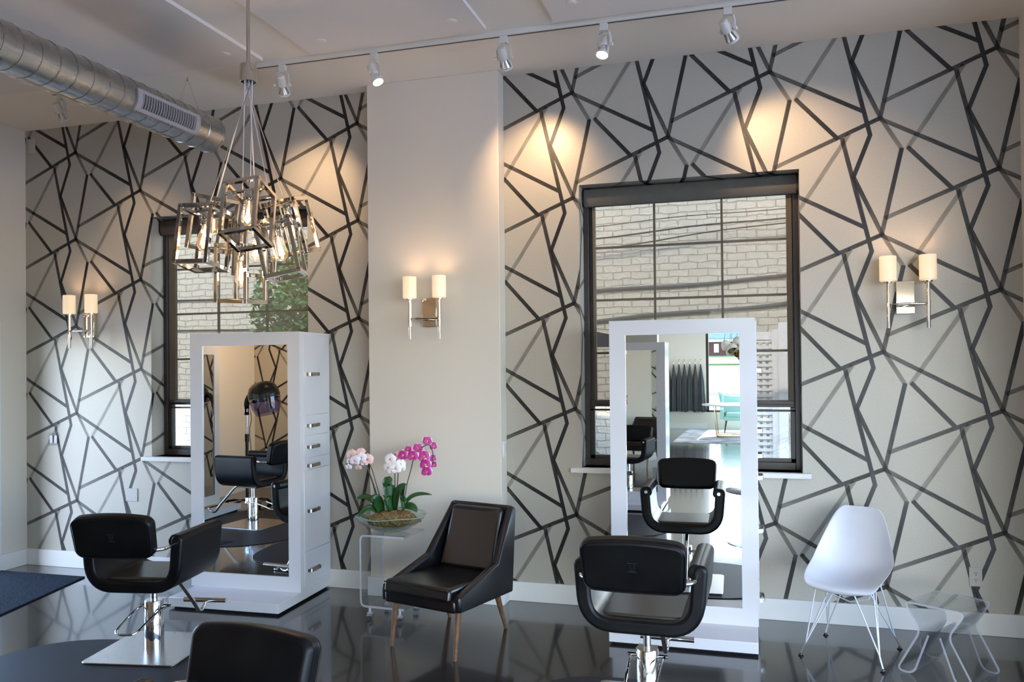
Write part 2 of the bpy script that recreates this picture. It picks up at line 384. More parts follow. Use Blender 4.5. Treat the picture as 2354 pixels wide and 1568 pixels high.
# ------------------------------------------------------------------ windows of the back wall
def window(idx, win, names):
    x0, x1, z0, z1 = win; Y0 = .15
    fr = empty('window_%d' % idx, ((x0 + x1) / 2, Y0, z0), kind='structure')
    M = Matrix.Translation(-Vector(((x0 + x1) / 2, Y0, z0)))
    B = lambda bm, a, b, c, d, e, f: box(bm, a, b, c, d, e, f, M)
    bm = NB(); t = .036; zr0, zr1 = 1.412, 1.460
    B(bm, x0, x0 + t, Y0, Y0 + .10, z0, z1); B(bm, x1 - t, x1, Y0, Y0 + .10, z0, z1); B(bm, x0 + t, x1 - t, Y0, Y0 + .10, z0, z0 + .05); B(bm, x0 + t, x1 - t, Y0, Y0 + .10, z1 - .05, z1)
    obj('window_frame', bm, BRONZE, fr, bevel=.003)
    bm = NB(); s = .042   # upper sash, in front
    B(bm, x0 + t, x0 + t + s, Y0 + .05, Y0 + .085, zr1, z1 - .05); B(bm, x1 - t - s, x1 - t, Y0 + .05, Y0 + .085, zr1, z1 - .05)
    B(bm, x0 + t, x1 - t, Y0 + .045, Y0 + .09, zr0, zr1)
    obj('upper_sash', bm, BRONZE, fr, bevel=.002)
    bm = NB()
    B(bm, x0 + t, x0 + t + .03, Y0 + .02, Y0 + .05, z0 + .05, zr0); B(bm, x1 - t - .03, x1 - t, Y0 + .02, Y0 + .05, z0 + .05, zr0)
    B(bm, x0 + t, x1 - t, Y0 + .02, Y0 + .05, z0 + .05, z0 + .075); B(bm, x0 + t, x1 - t, Y0 + .02, Y0 + .045, zr0 - .03, zr0 - .016)
    obj('lower_sash', bm, BRONZE, fr, bevel=.002)
    bm = NB(); W = x1 - x0
    for k in (1, 2): xc = x0 + t + (W - 2 * t) * k / 3; B(bm, xc - .008, xc + .008, Y0 + .058, Y0 + .076, zr1, z1 - .05)
    for z in (1.805, 2.195, 2.582): B(bm, x0 + t + s, x1 - t - s, Y0 + .058, Y0 + .076, z - .008, z + .008)
    obj('muntin', bm, BRONZE, fr)
    bm = NB(); B(bm, x0 + t, x1 - t, Y0 + .066, Y0 + .069, zr1, z1 - .05); B(bm, x0 + t, x1 - t, Y0 + .034, Y0 + .037, z0 + .06, zr0)
    obj('window_glass', bm, PANE, fr, flat=True)
    bm = NB(); B(bm, x0 - .07, x1 + .05, -.052, 0, z0 - .034, z0); B(bm, x0 + .001, x1 - .001, 0, Y0, z0 - .034, z0)
    obj('window_sill', bm, TRIMW, fr, bevel=.003)
window(1, WINS[0], None); window(2, WINS[1], None)

SCREEN = bpy.data.materials.new('solar_screen'); SCREEN.use_nodes = True
_n = SCREEN.node_tree; _n.nodes.clear()
_t = _n.nodes.new('ShaderNodeBsdfTransparent'); _d = _n.nodes.new('ShaderNodeBsdfDiffuse'); _d.inputs[0].default_value = (.20, .18, .14, 1)
_w = _n.nodes.new('ShaderNodeTexNoise'); _w.inputs['Scale'].default_value = 300; _tc = _n.nodes.new('ShaderNodeTexCoord')
_mr = _n.nodes.new('ShaderNodeMapRange'); _mr.inputs['To Min'].default_value = .44; _mr.inputs['To Max'].default_value = .52
_m = _n.nodes.new('ShaderNodeMixShader'); _o = _n.nodes.new('ShaderNodeOutputMaterial')
_n.links.new(_tc.outputs['Object'], _w.inputs[0]); _n.links.new(_w.outputs['Fac'], _mr.inputs[0]); _n.links.new(_mr.outputs[0], _m.inputs[0])
_n.links.new(_t.outputs[0], _m.inputs[1]); _n.links.new(_d.outputs[0], _m.inputs[2]); _n.links.new(_m.outputs[0], _o.inputs[0])
VAL = mat('valance_fabric', (.085, .083, .074), .8, bump=(300, .1, .001), noise=(20, (.095, .092, .083)))
def shade(win, label, brown=False):
    x0, x1, z0, z1 = win; r = empty('roller_shade', ((x0 + x1) / 2, .06, z1), label=label, cat='shade', group='roller shades in the two windows')
    M = Matrix.Translation(-Vector(r.location)); bm = NB(); h = .128
    ya, yb = .092, .147
    prof = [(ya + .012, z1 - .012), (yb, z1 - .012), (yb, z1 - .012 - h), (ya + .02, z1 - .012 - h), (ya, z1 - .012 - h + .03), (ya, z1 - .03)]
    prism(bm, prof, 'x', x0 + .016, x1 - .012, M)
    obj('valance', bm, mat('valance_brown', (.045, .034, .028), .5, noise=(20, (.05, .038, .03))) if brown else VAL, r, bevel=.003)
    for xx in (x0 + .008, x1 - .012): obj('end_cap', prism(NB(), prof, 'x', xx, xx + .008, M), BLACKP, r)
    bm = box(NB(), x0 + .07, x1 - .045, .140, .1415, 1.452, z1 - .10, M); obj('screen', bm, SCREEN, r, flat=True)
    bm = box(NB(), x0 + .07, x1 - .045, .134, .147, 1.436, 1.456, M); obj('hem_bar', bm, BRONZE, r, bevel=.002)
shade(WINS[0], 'brown-cased roller shade in the left window behind the chandelier', True)
shade(WINS[1], 'grey-cased roller shade pulled down in the right window')

# ------------------------------------------------------------------ ceiling panels, track, duct
def thing_mesh(name, bm, m, label, cat, group=None, loc=None, **k):
    return tag(obj(name, bm, m, **k), label, cat, group)
for (xa, xb, ye, lb) in ((-6.9, -3.2, -.86, 'wide flat ceiling panel at upper left above the round metal duct'), (-2.822, -1.575, -.88, 'flat ceiling panel in the top centre between two recesses'),
                         (-1.138, 3.6, -.86, 'flat ceiling panel at upper right above the track')):
    bm = box(NB(), xa, xb, -5.3, ye, HC - .024, HC); thing_mesh('ceiling_panel', bm, PANEL, lb, 'ceiling panel', 'flat panels fixed under the ceiling', flat=True)
for i, (x, y) in enumerate(((-5.117, -1.02), (-4.285, -1.02), (-3.361, -1.045), (-2.645, -1.045), (-1.733, -1.07), (-.975, -1.09))):
    bm = NB(); Mx = Matrix.Translation((x, y, HC - .024)); lathe(bm, [(.0, -.006), (.020, -.006), (.021, -.003), (.032, -.003), (.034, 0), (0, 0)], 20, Mx)
    lb = ['left of the duct near the left edge', 'just above the round duct', 'left of the chandelier rod', 'right of the chandelier rod', 'above the middle of the track', 'beside the top edge above the track'][i]
    thing_mesh('sprinkler_cover', bm, CEIL, 'small round ceiling cover plate ' + lb, 'sprinkler cover', 'round cover plates on the ceiling panels')

def track(xa, xb, label):
    bm = box(NB(), xa, xb, -.79, -.754, HC - .034, HC); box(bm, xa, xb, -.778, -.766, HC - .0345, HC - .0335, mi=1)
    o = thing_mesh('lighting_track', bm, [LAMPW, DARK], label, 'lighting track', flat=True)
track(-3.30, 1.5, 'long white lighting track running under the ceiling')
track(-5.10, -4.40, 'short white lighting track hidden above the duct')

def spot(x, yaw, tilt, lit, label, power=0):
    r = empty('track_spotlight', (x, -.772, HC - .034), 0, label, 'spotlight', 'white spotlights hanging on the ceiling track')
    bm = box(NB(), -.025, .025, -.014, .014, -.045, 0); obj('adapter', bm, LAMPW, r, bevel=.002)
    Rz = Matrix.Rotation(yaw, 4, 'Z')
    bm = NB(); ribbon(bm, [(-.045, -.145), (-.047, -.09), (-.038, -.058), (0, -.046), (.038, -.058), (.047, -.09), (.045, -.145)], .004, 'y', -.010, .010, Rz)
    obj('yoke', bm, LAMPW, r)
    for s in (-1, 1): obj('knob', cyl(NB(), Rz @ Vector((s * .044, 0, -.14)), Rz @ Vector((s * .060, 0, -.14)), .011, n=14), LAMPW, r)
    M = Matrix.Translation((0, 0, -.14)) @ Rz @ Matrix.Rotation(tilt, 4, 'X')      # lamp points along -Z of this frame
    bm = NB(); lathe(bm, [(0, .075), (.022, .074), (.028, .066), (.029, .015), (.030, .0), (.026, -.006), (0, -.006)], 28, M); obj('housing', bm, LAMPW, r)
    bm = NB(); lathe(bm, [(.016, -.004), (.020, -.020), (.034, -.060), (.033, -.060), (.018, -.020), (.014, -.004)], 28, M); obj('bulb', bm, WHITEP if lit else LAMPOFF, r)
    bm = NB(); lathe(bm, [(.036, -.056), (.041, -.056), (.041, -.070), (.036, -.070), (.036, -.056)], 28, M)
    for a in (0, PI): 
        ribbon(bm, [(.029, .01), (.038, -.058)], .003, 'y', -.012, .012, M @ Matrix.Rotation(a, 4, 'Z'))
    obj('bezel', bm, LAMPW, r)
    bm = NB(); lathe(bm, [(0, -.0605), (.034, -.0600), (.034, -.062), (0, -.0625)], 24, M); obj('lens', bm, LAMPON if lit else LAMPOFF, r)
    if power:
        l = bpy.data.lights.new('spot_beam', 'SPOT'); l.energy = power; l.color = (1, .66, .38); l.spot_size = math.radians(72); l.spot_blend = 1.0; l.shadow_soft_size = .03
        lo = bpy.data.objects.new('spot_beam', l); COL.objects.link(lo); lo.parent = r; lo.matrix_local = M @ Matrix.Translation((0, 0, -.075))
    return r
# tilt > 0 aims towards +Y (the wall)
spot(-3.10, math.radians(17), math.radians(50), False, 'leftmost white spotlight on the long track, just right of the chandelier rod', 75)
spot(-2.40, math.radians(75), math.radians(-28), True, 'lit white spotlight tilted left, second from the left on the long track', 14)
spot(-1.49, math.radians(-3), math.radians(50), False, 'white spotlight on the track above the right corner of the pilaster', 75)
spot(-.845, math.radians(-18), math.radians(-22), True, 'lit white spotlight glaring straight at the camera', 20)
spot(-.105, math.radians(-31), math.radians(52), False, 'rightmost white spotlight on the track at the top edge', 90)
spot(-5.02, math.radians(-10), math.radians(35), False, 'white spotlight half hidden below the round duct', 30)

for i, (x, y, yaw, tl) in enumerate(((-4.6, -3.9, 85, 52), (-5.0, -4.3, 110, 44), (-4.4, -3.6, 160, 50))):  # unseen extra lamps, added to brighten the rear wall in the left mirror
    q = spot(x, math.radians(yaw), math.radians(tl), True, ['spotlight on the rear ceiling aimed at the left wall above the styling station', 'spotlight on the rear ceiling aimed at the hooded hair dryer', 'spotlight on the rear ceiling aimed at the product shelves'][i], 260)
    q.location.y = y; q['group'] = 'spotlights on the ceiling behind the camera'; q.location.z = HC - .024

def duct():
    cx, cz, R = -3.945, 3.508, .137; ye = -.44
    r = empty('round_duct', (cx, ye, cz), 0, 'spiral galvanised round air duct hanging under the ceiling', 'air duct')
    bm = NB(); n = 40; prof = []; y = 0.0
    rings = []
    ys = [0, .012, .012]; 
    def ring(y, rad): rings.append([bm.verts.new((rad * math.cos(2 * PI * k / n), y, rad * math.sin(2 * PI * k / n))) for k in range(n)])
    ring(0, R * .97); ring(0, R + .004); ring(-.012, R + .004); ring(-.014, R)
    for q in (.17, .30, ): ring(-q + .006, R); ring(-q + .003, R + .004); ring(-q - .003, R + .004); ring(-q - .006, R)
    y = -.30
    ring(-4.2, R)
    for A, B in zip(rings, rings[1:]):
        for k in range(n): bm.faces.new([A[k], A[(k + 1) % n], B[(k + 1) % n], B[k]])
    c = bm.verts.new((0, .0, 0)); 
    for k in range(n): bm.faces.new([rings[0][k], rings[0][(k + 1) % n], c])
    obj('duct_pipe', bm, GALV, r)
    bm = NB()    # helical seam
    for s0 in range(0, 30):
        y0 = -.40 - s0 * .125; pts = []
        for k in range(0, 41):
            t = 2 * PI * k / 40; pts.append(((R + .001) * math.cos(t), y0 - .045 * (1 - math.cos(t)) * .5, (R + .001) * math.sin(t)))
        tube(bm, pts[:-1], .0028, 6, closed=True)
    obj('seam', bm, GALV, r)
    # supply grille on the camera-facing side
    ga = math.radians(-2); M = Matrix.Rotation(-ga, 4, 'Y')
    def G(u, y, e):      # u = angle offset around pipe, y along, e = height off the pipe
        t = math.radians(-12) + u; return Vector(((R + e) * math.cos(t), y, (R + e) * math.sin(t)))
    bm = NB(); yo, yi = (-.30, -.92), (-.345, -.875); uo, ui = .50, .33
    def patch(ua, ub, ya, yb, e0, e1, k=6):
        for i in range(k):
            a = ua + (ub - ua) * i / k; b = ua + (ub - ua) * (i + 1) / k
            v = [bm.verts.new(G(*q)) for q in [(a, ya, e0), (b, ya, e0), (b, yb, e0), (a, yb, e0), (a, ya, e1), (b, ya, e1), (b, yb, e1), (a, yb, e1)]]
            for f in [(0, 3, 2, 1), (4, 5, 6, 7), (0, 1, 5, 4), (1, 2, 6, 5), (2, 3, 7, 6), (3, 0, 4, 7)]: bm.faces.new([v[j] for j in f])
    patch(-uo, -ui, yo[0], yo[1], 0, .014, 3); patch(ui, uo, yo[0], yo[1], 0, .014, 3)
    patch(-ui, ui, yo[0], yi[0], 0, .014); patch(-ui, ui, yi[1], yo[1], 0, .014)
    GR = mat('grille_grey', (.42, .40, .42), .45, noise=(20, (.44, .42, .44)))
    g = obj('grille_frame', bm, GR, r)
    bm = NB(); patch(-ui, ui, yi[0], yi[1], .0005, .0015); obj('grille_opening', bm, DARK, r)
    bm = NB()
    for k in range(22):
        yy = yi[0] + (yi[1] - yi[0]) * (k + .5) / 22; patch(-ui, ui, yy - .004, yy + .002, .003, .013, 4)
    obj('louver', bm, GR, r)
    # hanger wires
    bm = NB()
    for s in (-1, 1): tube(bm, [(s * .0, -.25, HC - cz - .002), (s * .095, -.25, .10)], .0014, 5)
    cyl(bm, (0, -.25, HC - cz - .022), (0, -.25, HC - cz), .007, n=8)
    obj('hanger_wire', bm, STEEL, r)
duct()

# ------------------------------------------------------------------ chandelier
def chandelier():
    cx, cyy = -2.354, -2.271
    r = empty('chandelier', (cx, cyy, HC), 0, 'cluster chandelier of tilted nickel lantern frames with glowing filament bulbs', 'chandelier')
    zc = 3.20 - HC      # canopy ring top
    bm = NB(); cyl(bm, (0, 0, zc), (0, 0, 0), .0095, n=16); obj('rod', bm, NICKEL, r)
    bm = NB(); lathe(bm, [(0, 0), (.065, 0), (.065, -.02), (.012, -.03), (0, -.03)], 28); obj('ceiling_canopy', bm, NICKEL, r)
    bm = NB(); lathe(bm, [(.0, .0), (.038, .0), (.040, -.002), (.040, -.080), (.041, -.082), (.041, -.086), (.036, -.086), (.034, -.06), (0, -.06)], 32, Matrix.Translation((0, 0, zc + .01))); obj('canopy', bm, NICKEL, r)
    Rv = Vector((.959, .282, 0)); Fv = Vector((-.282, .959, 0))
    K = 467.0
    def at(px, py, dd): s = (4.0 + dd) / 4.0; return Rv * ((px - 572) / K * s) + Fv * dd + Vector((0, 0, (160 - py) / K * s + (3.186 - HC)))
    lan = [  # centre and rotation vector of every lantern
        ((-2.247, -2.439, 2.437), (-.354, -.124, .092)), ((-2.447, -2.496, 2.326), (-.149, .014, .05)), ((-2.705, -2.08, 2.478), (.1, .223, .181)), ((-2.234, -2.186, 2.307), (.007, -.211, .32)),
        ((-2.262, -2.037, 2.441), (.218, -.153, .109)), ((-2.386, -2.295, 2.178), (.062, .059, .014)), ((-2.50, -2.004, 2.34), (.069, .10, .30))]
    for i, (c, rv) in enumerate(lan):
        rv = Vector(rv); c = Vector(c) - Vector((cx, cyy, HC)); M = Matrix.Translation(c) @ Matrix.Rotation(rv.length, 4, rv.normalized())
        e = empty('lantern', c); e.parent = r; e.matrix_local = M
        w_, h_, t = .0815, .1335, .0095; bm = NB()
        for sx in (-1, 1):
            for sy in (-1, 1): box(bm, sx * w_ - t, sx * w_ + t, sy * w_ - t, sy * w_ + t, -h_, h_)
        for sz in (-1, 1):
            for s in (-1, 1):
                box(bm, -w_ + t, w_ - t, s * w_ - t, s * w_ + t, sz * h_ - t, sz * h_ + t); box(bm, s * w_ - t, s * w_ + t, -w_ - t, w_ + t, sz * h_ - t, sz * h_ + t)
        box(bm, -w_, w_, -t * .7, t * .7, h_ - t * .6, h_ + t * .6)
        obj('lantern_frame', bm, NICKEL, e, flat=True, bevel=.0012, seg=1)
        bm = NB(); lathe(bm, [(0, h_), (.006, h_), (.006, .125), (.019, .12), (.021, .115), (.021, .065), (.018, .062), (0, .062)], 24); obj('socket', bm, NICKEL, e)
        bm = NB(); lathe(bm, [(.013, .064), (.015, .045), (.026, .015), (.032, -.015), (.028, -.040), (.014, -.056), (.004, -.062), (0, -.062)], 24); obj('bulb', bm, BULB, e)
        bm = NB()
        for k in range(6):
            a = k * PI / 3; tube(bm, [(.004 * math.cos(a), .004 * math.sin(a), .035), (.013 * math.cos(a), .013 * math.sin(a), -.03)], .0017, 5)
        cyl(bm, (0, 0, .06), (0, 0, .0), .003, n=8)
        obj('filament', bm, GLOW, e)
        l = bpy.data.lights.new('bulb_light', 'POINT'); l.energy = 6.5; l.color = (1, .66, .38); l.shadow_soft_size = .012
        lo = bpy.data.objects.new('bulb_light', l); COL.objects.link(lo); lo.parent = e
        bm = NB(); a = 2 * PI * i / 7; s0 = Vector((.022 * math.cos(a), .022 * math.sin(a), zc - .05)); s1 = M @ Vector((0, 0, h_))
        tube(bm, [s0, s1], .0036, 6); obj('cable', bm, mat('cable_grey%d' % i, (.62, .58, .58), .4, noise=(9, (.64, .6, .6))) if i == 0 else bpy.data.materials['cable_grey0'], r)
BULB = clear_mat('bulb_glass', (.99, .97, .93))
_bn = BULB.node_tree; _e = _bn.nodes.new('ShaderNodeEmission'); _e.inputs[0].default_value = (1, .55, .20, 1); _e.inputs[1].default_value = .22
_a = _bn.nodes.new('ShaderNodeAddShader'); _out = [n for n in _bn.nodes if n.type == 'OUTPUT_MATERIAL'][0]; _src = _out.inputs[0].links[0].from_socket
_bn.links.new(_src, _a.inputs[0]); _bn.links.new(_e.outputs[0], _a.inputs[1]); _bn.links.new(_a.outputs[0], _out.inputs[0])
chandelier()

# ------------------------------------------------------------------ wall sconces
def sconce(x, wy, zb, label):
    r = empty('wall_sconce', (x, wy, zb), 0, label, 'wall lamp', 'two-candle nickel wall lamps')
    bm = box(NB(), -.055, .055, -.028, 0, .095, .305); obj('backplate', bm, NICKEL, r, bevel=.003)
    bm = NB(); pts = [(-.115, -.12, .150), (-.06, -.135, .150), (0, -.14, .150), (.06, -.135, .150), (.115, -.12, .150)]
    tube(bm, pts, .0085, 12); cyl(bm, (0, -.14, .150), (0, -.02, .150), .008, n=12); obj('arm', bm, NICKEL, r)
    for s in (-1, 1):
        bm = NB(); M = Matrix.Translation((s * .115, -.12, 0))
        lathe(bm, [(0, 0), (.011, 0), (.0115, .003), (.0115, .13), (.0145, .131), (.0145, .134), (.0115, .136), (.0115, .164), (.0145, .166), (.0145, .169), (.0115, .17), (.0115, .284), (.028, .287), (.028, .296), (0, .296)], 24, M)
        obj('stem', bm, NICKEL, r)
        bm = NB(); lathe(bm, [(.030, .297), (.046, .297), (.050, .302), (.050, .452), (.048, .456), (.044, .456), (.044, .303), (.030, .301)], 32, M); obj('lamp_shade', bm, SHADEG, r)
        l = bpy.data.lights.new('sconce_light', 'POINT'); l.energy = 2.6; l.color = (1, .70, .46); l.shadow_soft_size = .03
        lo = bpy.data.objects.new('sconce_light', l); COL.objects.link(lo); lo.parent = r; lo.location = (s * .115, -.12, .405)
sconce(-5.486, 0, 1.905, 'left two-candle wall lamp on the patterned wallpaper left of the chandelier')
sconce(-2.265, -.14, 1.918, 'middle two-candle wall lamp on the plain cream pilaster')
sconce(.957, 0, 1.931, 'right two-candle wall lamp on the wallpaper above the white chair')

# ------------------------------------------------------------------ plates
def plate(name, x0, x1, z0, z1, m, label, cat, y=0, extra=None):
    r = empty(name, ((x0 + x1) / 2, y, (z0 + z1) / 2), 0, label, cat)
    w, h = (x1 - x0) / 2, (z1 - z0) / 2
    obj('cover_plate', box(NB(), -w, w, -.007, 0, -h, h), m, r, bevel=.002)
    if extra: extra(r, w, h)
    return r
PLATE = mat('plate_papered', (.50, .48, .44), .4, noise=(40, (.52, .5, .46)))
CLEARP = clear_mat('clear_plate', (.93, .94, .95))
def rockers(r, w, h):
    for s in (-1, 1): obj('rocker', box(NB(), s * .024 - .016, s * .024 + .016, -.013, -.007, -.034, .034), WHITEP, r, bevel=.002)
plate('light_switch', -5.947, -5.833, 1.057, 1.17, CLEARP, 'double rocker light switch in a clear plate on the left wallpaper', 'light switch', extra=rockers)
plate('blank_plate', -5.127, -5.007, .599, .709, PLATE, 'blank wallpapered cover plate low on the wall behind the left styling chair', 'wall plate')
plate('sensor_plate', -6.155, -6.085, 3.655, 3.786, PLATE, 'small papered wall box in the top left corner under the ceiling', 'wall box')
def sockets(r, w, h):
    for s in (-1, 1):
        bm = NB(); lathe(bm, [(0, -.011), (.016, -.011), (.0175, -.007), (0, -.007)], 24, Matrix.Translation((0, 0, s * .02)) @ Matrix.Rotation(-PI / 2, 4, 'X') @ Matrix.Scale(-1, 4, (0, 0, 1)))
        q = obj('socket', bm, WHITEP, r)
        bm = NB()
        for dx in (-.006, .006): box(bm, dx - .0012, dx + .0012, -.0118, -.0105, s * .02 + .001, s * .02 + .010)
        cyl(bm, (0, -.0118, s * .02 - .007), (0, -.0105, s * .02 - .007), .0026, n=10); obj('slot', bm, DARK, q)
plate('power_outlet', 1.303, 1.377, .301, .421, PLATE, 'double power outlet in a papered plate right of the white chair', 'outlet', extra=sockets)
def sw1(r, w, h): pass
rr = empty('light_switch', (-1.730, -.075, 1.115), PI / 2, 'white light switch on the narrow right side of the pilaster', 'light switch')
obj('cover_plate', box(NB(), -.035, .035, -.007, 0, -.055, .055), TRIMW, rr, bevel=.002); obj('rocker', box(NB(), -.016, .016, -.012, -.007, -.033, .033), WHITEP, rr, bevel=.002)

# ------------------------------------------------------------------ styling stations
def station(label, loc, rz, ztop=1.985):
    """local: x 0..W along the front (0 left), y 0 = front plane, +y back; drawers on the right side"""
    W = .915; D = .47
    r = empty('styling_station', loc, rz, label, 'styling station', 'white mirrored styling stations')
    zp = .082
    obj('plinth', box(NB(), .03, W - .005, -.305, D, .016, zp), GLOSSW, r, bevel=.003)
    obj('plinth_recess', box(NB(), .06, W - .035, -.275, D, 0, .016), DARK, r)
    bm = box(NB(), .0, W - .0, .02, D, zp, ztop); obj('body', bm, GLOSSW, r, bevel=.002)
    fx0, fx1, fz0, fz1 = .105, W - .097, .190, ztop - .095
    bm = NB(); box(bm, 0, fx0, 0, .02, zp, ztop); box(bm, fx1, W, 0, .02, zp, ztop); box(bm, fx0, fx1, 0, .02, zp, fz0); box(bm, fx0, fx1, 0, .02, fz1, ztop)
    obj('mirror_surround', bm, GLOSSW, r, flat=True)
    bm = box(NB(), fx0, fx1, .008, .0195, fz0, fz1); obj('mirror', bm, MIRROR, r, flat=True)
    zs = [.115, .360, .960, 1.049, 1.215, 1.367, ztop - .018]; k = (ztop - .1) / (1.985 - .1)
    hz = [.219, .658, .993, 1.131, 1.289, 1.671]
    for i in range(6):
        f = obj('drawer' if i != 5 else 'cabinet_door', box(NB(), W, W + .007, .052, D - .032, zs[i] + .0015, zs[i + 1] - .0015), GLOSSW, r, bevel=.0012, seg=1)
        z = hz[i]; bm = NB(); x = W + .007; ya, yb = .095, .255
        ribbon(bm, [(x, yb), (x + .004, yb), (x + .026, yb - .012), (x + .032, (ya + yb) / 2), (x + .026, ya + .012), (x + .004, ya), (x, ya)], .005, 'z', z - .012, z + .012)
        obj('handle', bm, PULL, f)
    return r
st1 = station('white mirrored styling station on the left, drawers on its right side, under the chandelier', (-4.075, -.513, 0), math.radians(2.0))
st2 = station('white mirrored styling station on the right in front of the bare window', (-.886, -.460, 0), 0, 2.003)
station('white styling station seen in the right mirror, standing against the partition wall', (-.985, -5.02, 0), PI, 1.99)
station('white styling station seen in the left mirror, against the left wall', (-6.05, -4.02, 0), PI / 2, 1.99)

# ------------------------------------------------------------------ styling chairs
def styling_chair():
    r = empty('styling_chair')
    bm = NB(); prism(bm, round_rect(-.29, .29, -.30, .28, .035), 'z', .006, .016); obj('base_plate', bm, STEEL, r, bevel=.003)
    bm = NB(); lathe(bm, [(0, .016), (.056, .016), (.056, .300), (.053, .305), (0, .305)], 40); 
    box(bm, -.05, .05, -.03, .062, .245, .302)
    obj('column', bm, CHROME, r)
    bm = NB(); cyl(bm, (0, 0, .30), (0, 0, .43), .019, n=24); obj('piston', bm, CHROME, r)
    bm = NB(); pts = smooth_path([(.085, .02, .262), (.078, -.07, .262), (.072, -.22, .225), (.066, -.32, .19), (-.066, -.32, .19), (-.072, -.22, .225), (-.078, -.07, .262), (-.085, .02, .262)], .05, 6)
    tube(bm, pts, .0065, 10); cyl(bm, (-.10, .02, .262), (.10, .02, .262), .009, n=14); obj('pump_pedal', bm, CHROME, r)
    # U-shaped seat shell
    t = .070; path = smooth_path([(-.262, .770), (-.290, .74), (-.262, .475), (.262, .475), (.290, .74), (.262, .770)], .13, 10)
    path = [(p.x, p.y) for p in [q for q in smooth_path([(x, z, 0) for x, z in [(-.264, .752), (-.258, .476), (.258, .476), (.264, .752)]], .165, 10)]]
    def cap(sx):
        out = []
        for k in range(0, 5):
            a = PI / 2 * k / 4; out.append((sx * (.268), .775)); 
        return out
    bm = NB(); yb, yf = -.245, .265; n = len(path)
    P = [Vector(p) for p in path]
    # subdivide the straight walls so the arms can lean
    L = []; R_ = []
    for i in range(n):
        d = (P[min(i + 1, n - 1)] - P[max(i - 1, 0)]).normalized(); nn = Vector((-d.y, d.x)) * t / 2
        L.append(P[i] + nn); R_.append(P[i] - nn)
    def arcend(c, a, b, k=8):     # half circle from a to b around c, bulging up
        out = []
        for j in range(1, k):
            ang = PI * j / k; v = (a - c); u = Vector((0, 1)) * v.length; out.append(c + v * math.cos(ang) + u * math.sin(ang))
        return out
    poly = L + arcend(P[-1], L[-1], R_[-1]) + R_[::-1] + arcend(P[0], R_[0], L[0])
    prism(bm, [(p.x * (1 + .20 * (p.y - .47)), p.y) for p in poly], 'y', yb, yf)
    obj('seat_shell', bm, LEATH, r, bevel=.016, seg=3, angle=50)
    bm = NB(); prism(bm, round_rect(-.205, .205, -.19, .215, .04), 'z', .502, .524); obj('seat', bm, SEATL, r, bevel=.010, seg=3)
    # arm-top rolls on the inner side
    for s in (-1, 1):
        bm = NB(); cyl(bm, (s * .262, yb + .010, .750), (s * .262, yf - .010, .750), .0385, n=24); obj('arm_roll', bm, LEATH, r, bevel=.008)
        bm = NB(); cyl(bm, (s * .268, yf - .002, .750), (s * .268, yf + .006, .750), .012, n=16); obj('arm_bolt', bm, CHROME, r)
        bm = NB(); tube(bm, smooth_path([(s * .262, yb + .03, .735), (s * .262, yb - .02, .735), (s * .262, yb - .09, .728), (s * .20, -.375, .728)], .05, 5), .0105, 12); obj('back_rod', bm, CHROME, r)
    # backrest cushion
    def crown(hw, z0, z1):
        out = []
        for (x, z) in round_rect(-hw, hw, z0, z1, .048, 8):
            t = (z - z0) / (z1 - z0); out.append((x * (1 - .05 * (1 - t)), z - .020 * (x / hw) ** 2 * t + .006 * (x / hw) ** 2 * (1 - t)))
        top = [(u * (hw - .048), z1 - .020 * (u * (hw - .048) / hw) ** 2) for u in [.8, .6, .4, .2, 0, -.2, -.4, -.6, -.8]]
        bot = [(u * .95 * (hw - .048), z0 + .006 * (u * (hw - .048) / hw) ** 2) for u in [-.66, -.33, 0, .33, .66]]
        n = 9
        return out[:n] + top + out[n:3 * n] + bot + out[3 * n:]
    M = Matrix.Translation((0, -.375, .665)) @ Matrix.Rotation(math.radians(13), 4, 'X')
    bm = NB(); prism(bm, crown(.243, .022, .280), 'y', -.030, .045, M); b = obj('backrest', bm, LEATH, r, bevel=.022, seg=4, angle=60)
    bm = NB(); pr = crown(.236, .028, .274); tube(bm, [M @ Vector((x, -.0285, z)) for x, z in pr], .0028, 6, closed=True); obj('piping', bm, LEATH, b)
    # stamped maker's mark on the back
    bm = NB(); z0 = .172
    box(bm, -.022, .022, -.0306, -.0300, z0, z0 + .0015, M); box(bm, -.022, .022, -.0306, -.0300, z0 - .042, z0 - .0405, M)
    for (xa, za, xb, zb) in ((-.010, -.024, -.010, -.008), (-.010, -.008, -.002, -.024), (-.002, -.024, .010, -.008), (.010, -.008, .010, -.024)):
        a = Vector((xa, -.0303, z0 + za)); b2 = Vector((xb, -.0303, z0 + zb)); tube(bm, [M @ a, M @ b2], .0009, 4)
    for k in range(7): box(bm, -.012 + k * .0036, -.010 + k * .0036, -.0306, -.0300, z0 - .036, z0 - .033, M)
    obj('stamped_mark', bm, mat('stamp_grey', (.05, .05, .055), .5, noise=(9, (.06, .06, .065))) if 'stamp_grey' not in bpy.data.materials else bpy.data.materials['stamp_grey'], b)
    # footrest
    bm = NB(); tube(bm, smooth_path([(.03, .08, .445), (.03, .20, .43), (.03, .44, .19), (.03, .50, .115), (.03, .56, .125), (.03, .60, .165)], .07, 6), .0135, 14)
    cyl(bm, (.03 - .15, .585, .172), (.03 + .15, .585, .172), .0165, n=20); obj('footrest', bm, CHROME, r)
    bm = NB(); box(bm, -.10, .10, -.12, .12, .418, .436); obj('seat_bracket', bm, BLACKP, r)
    return r
CH = styling_chair()
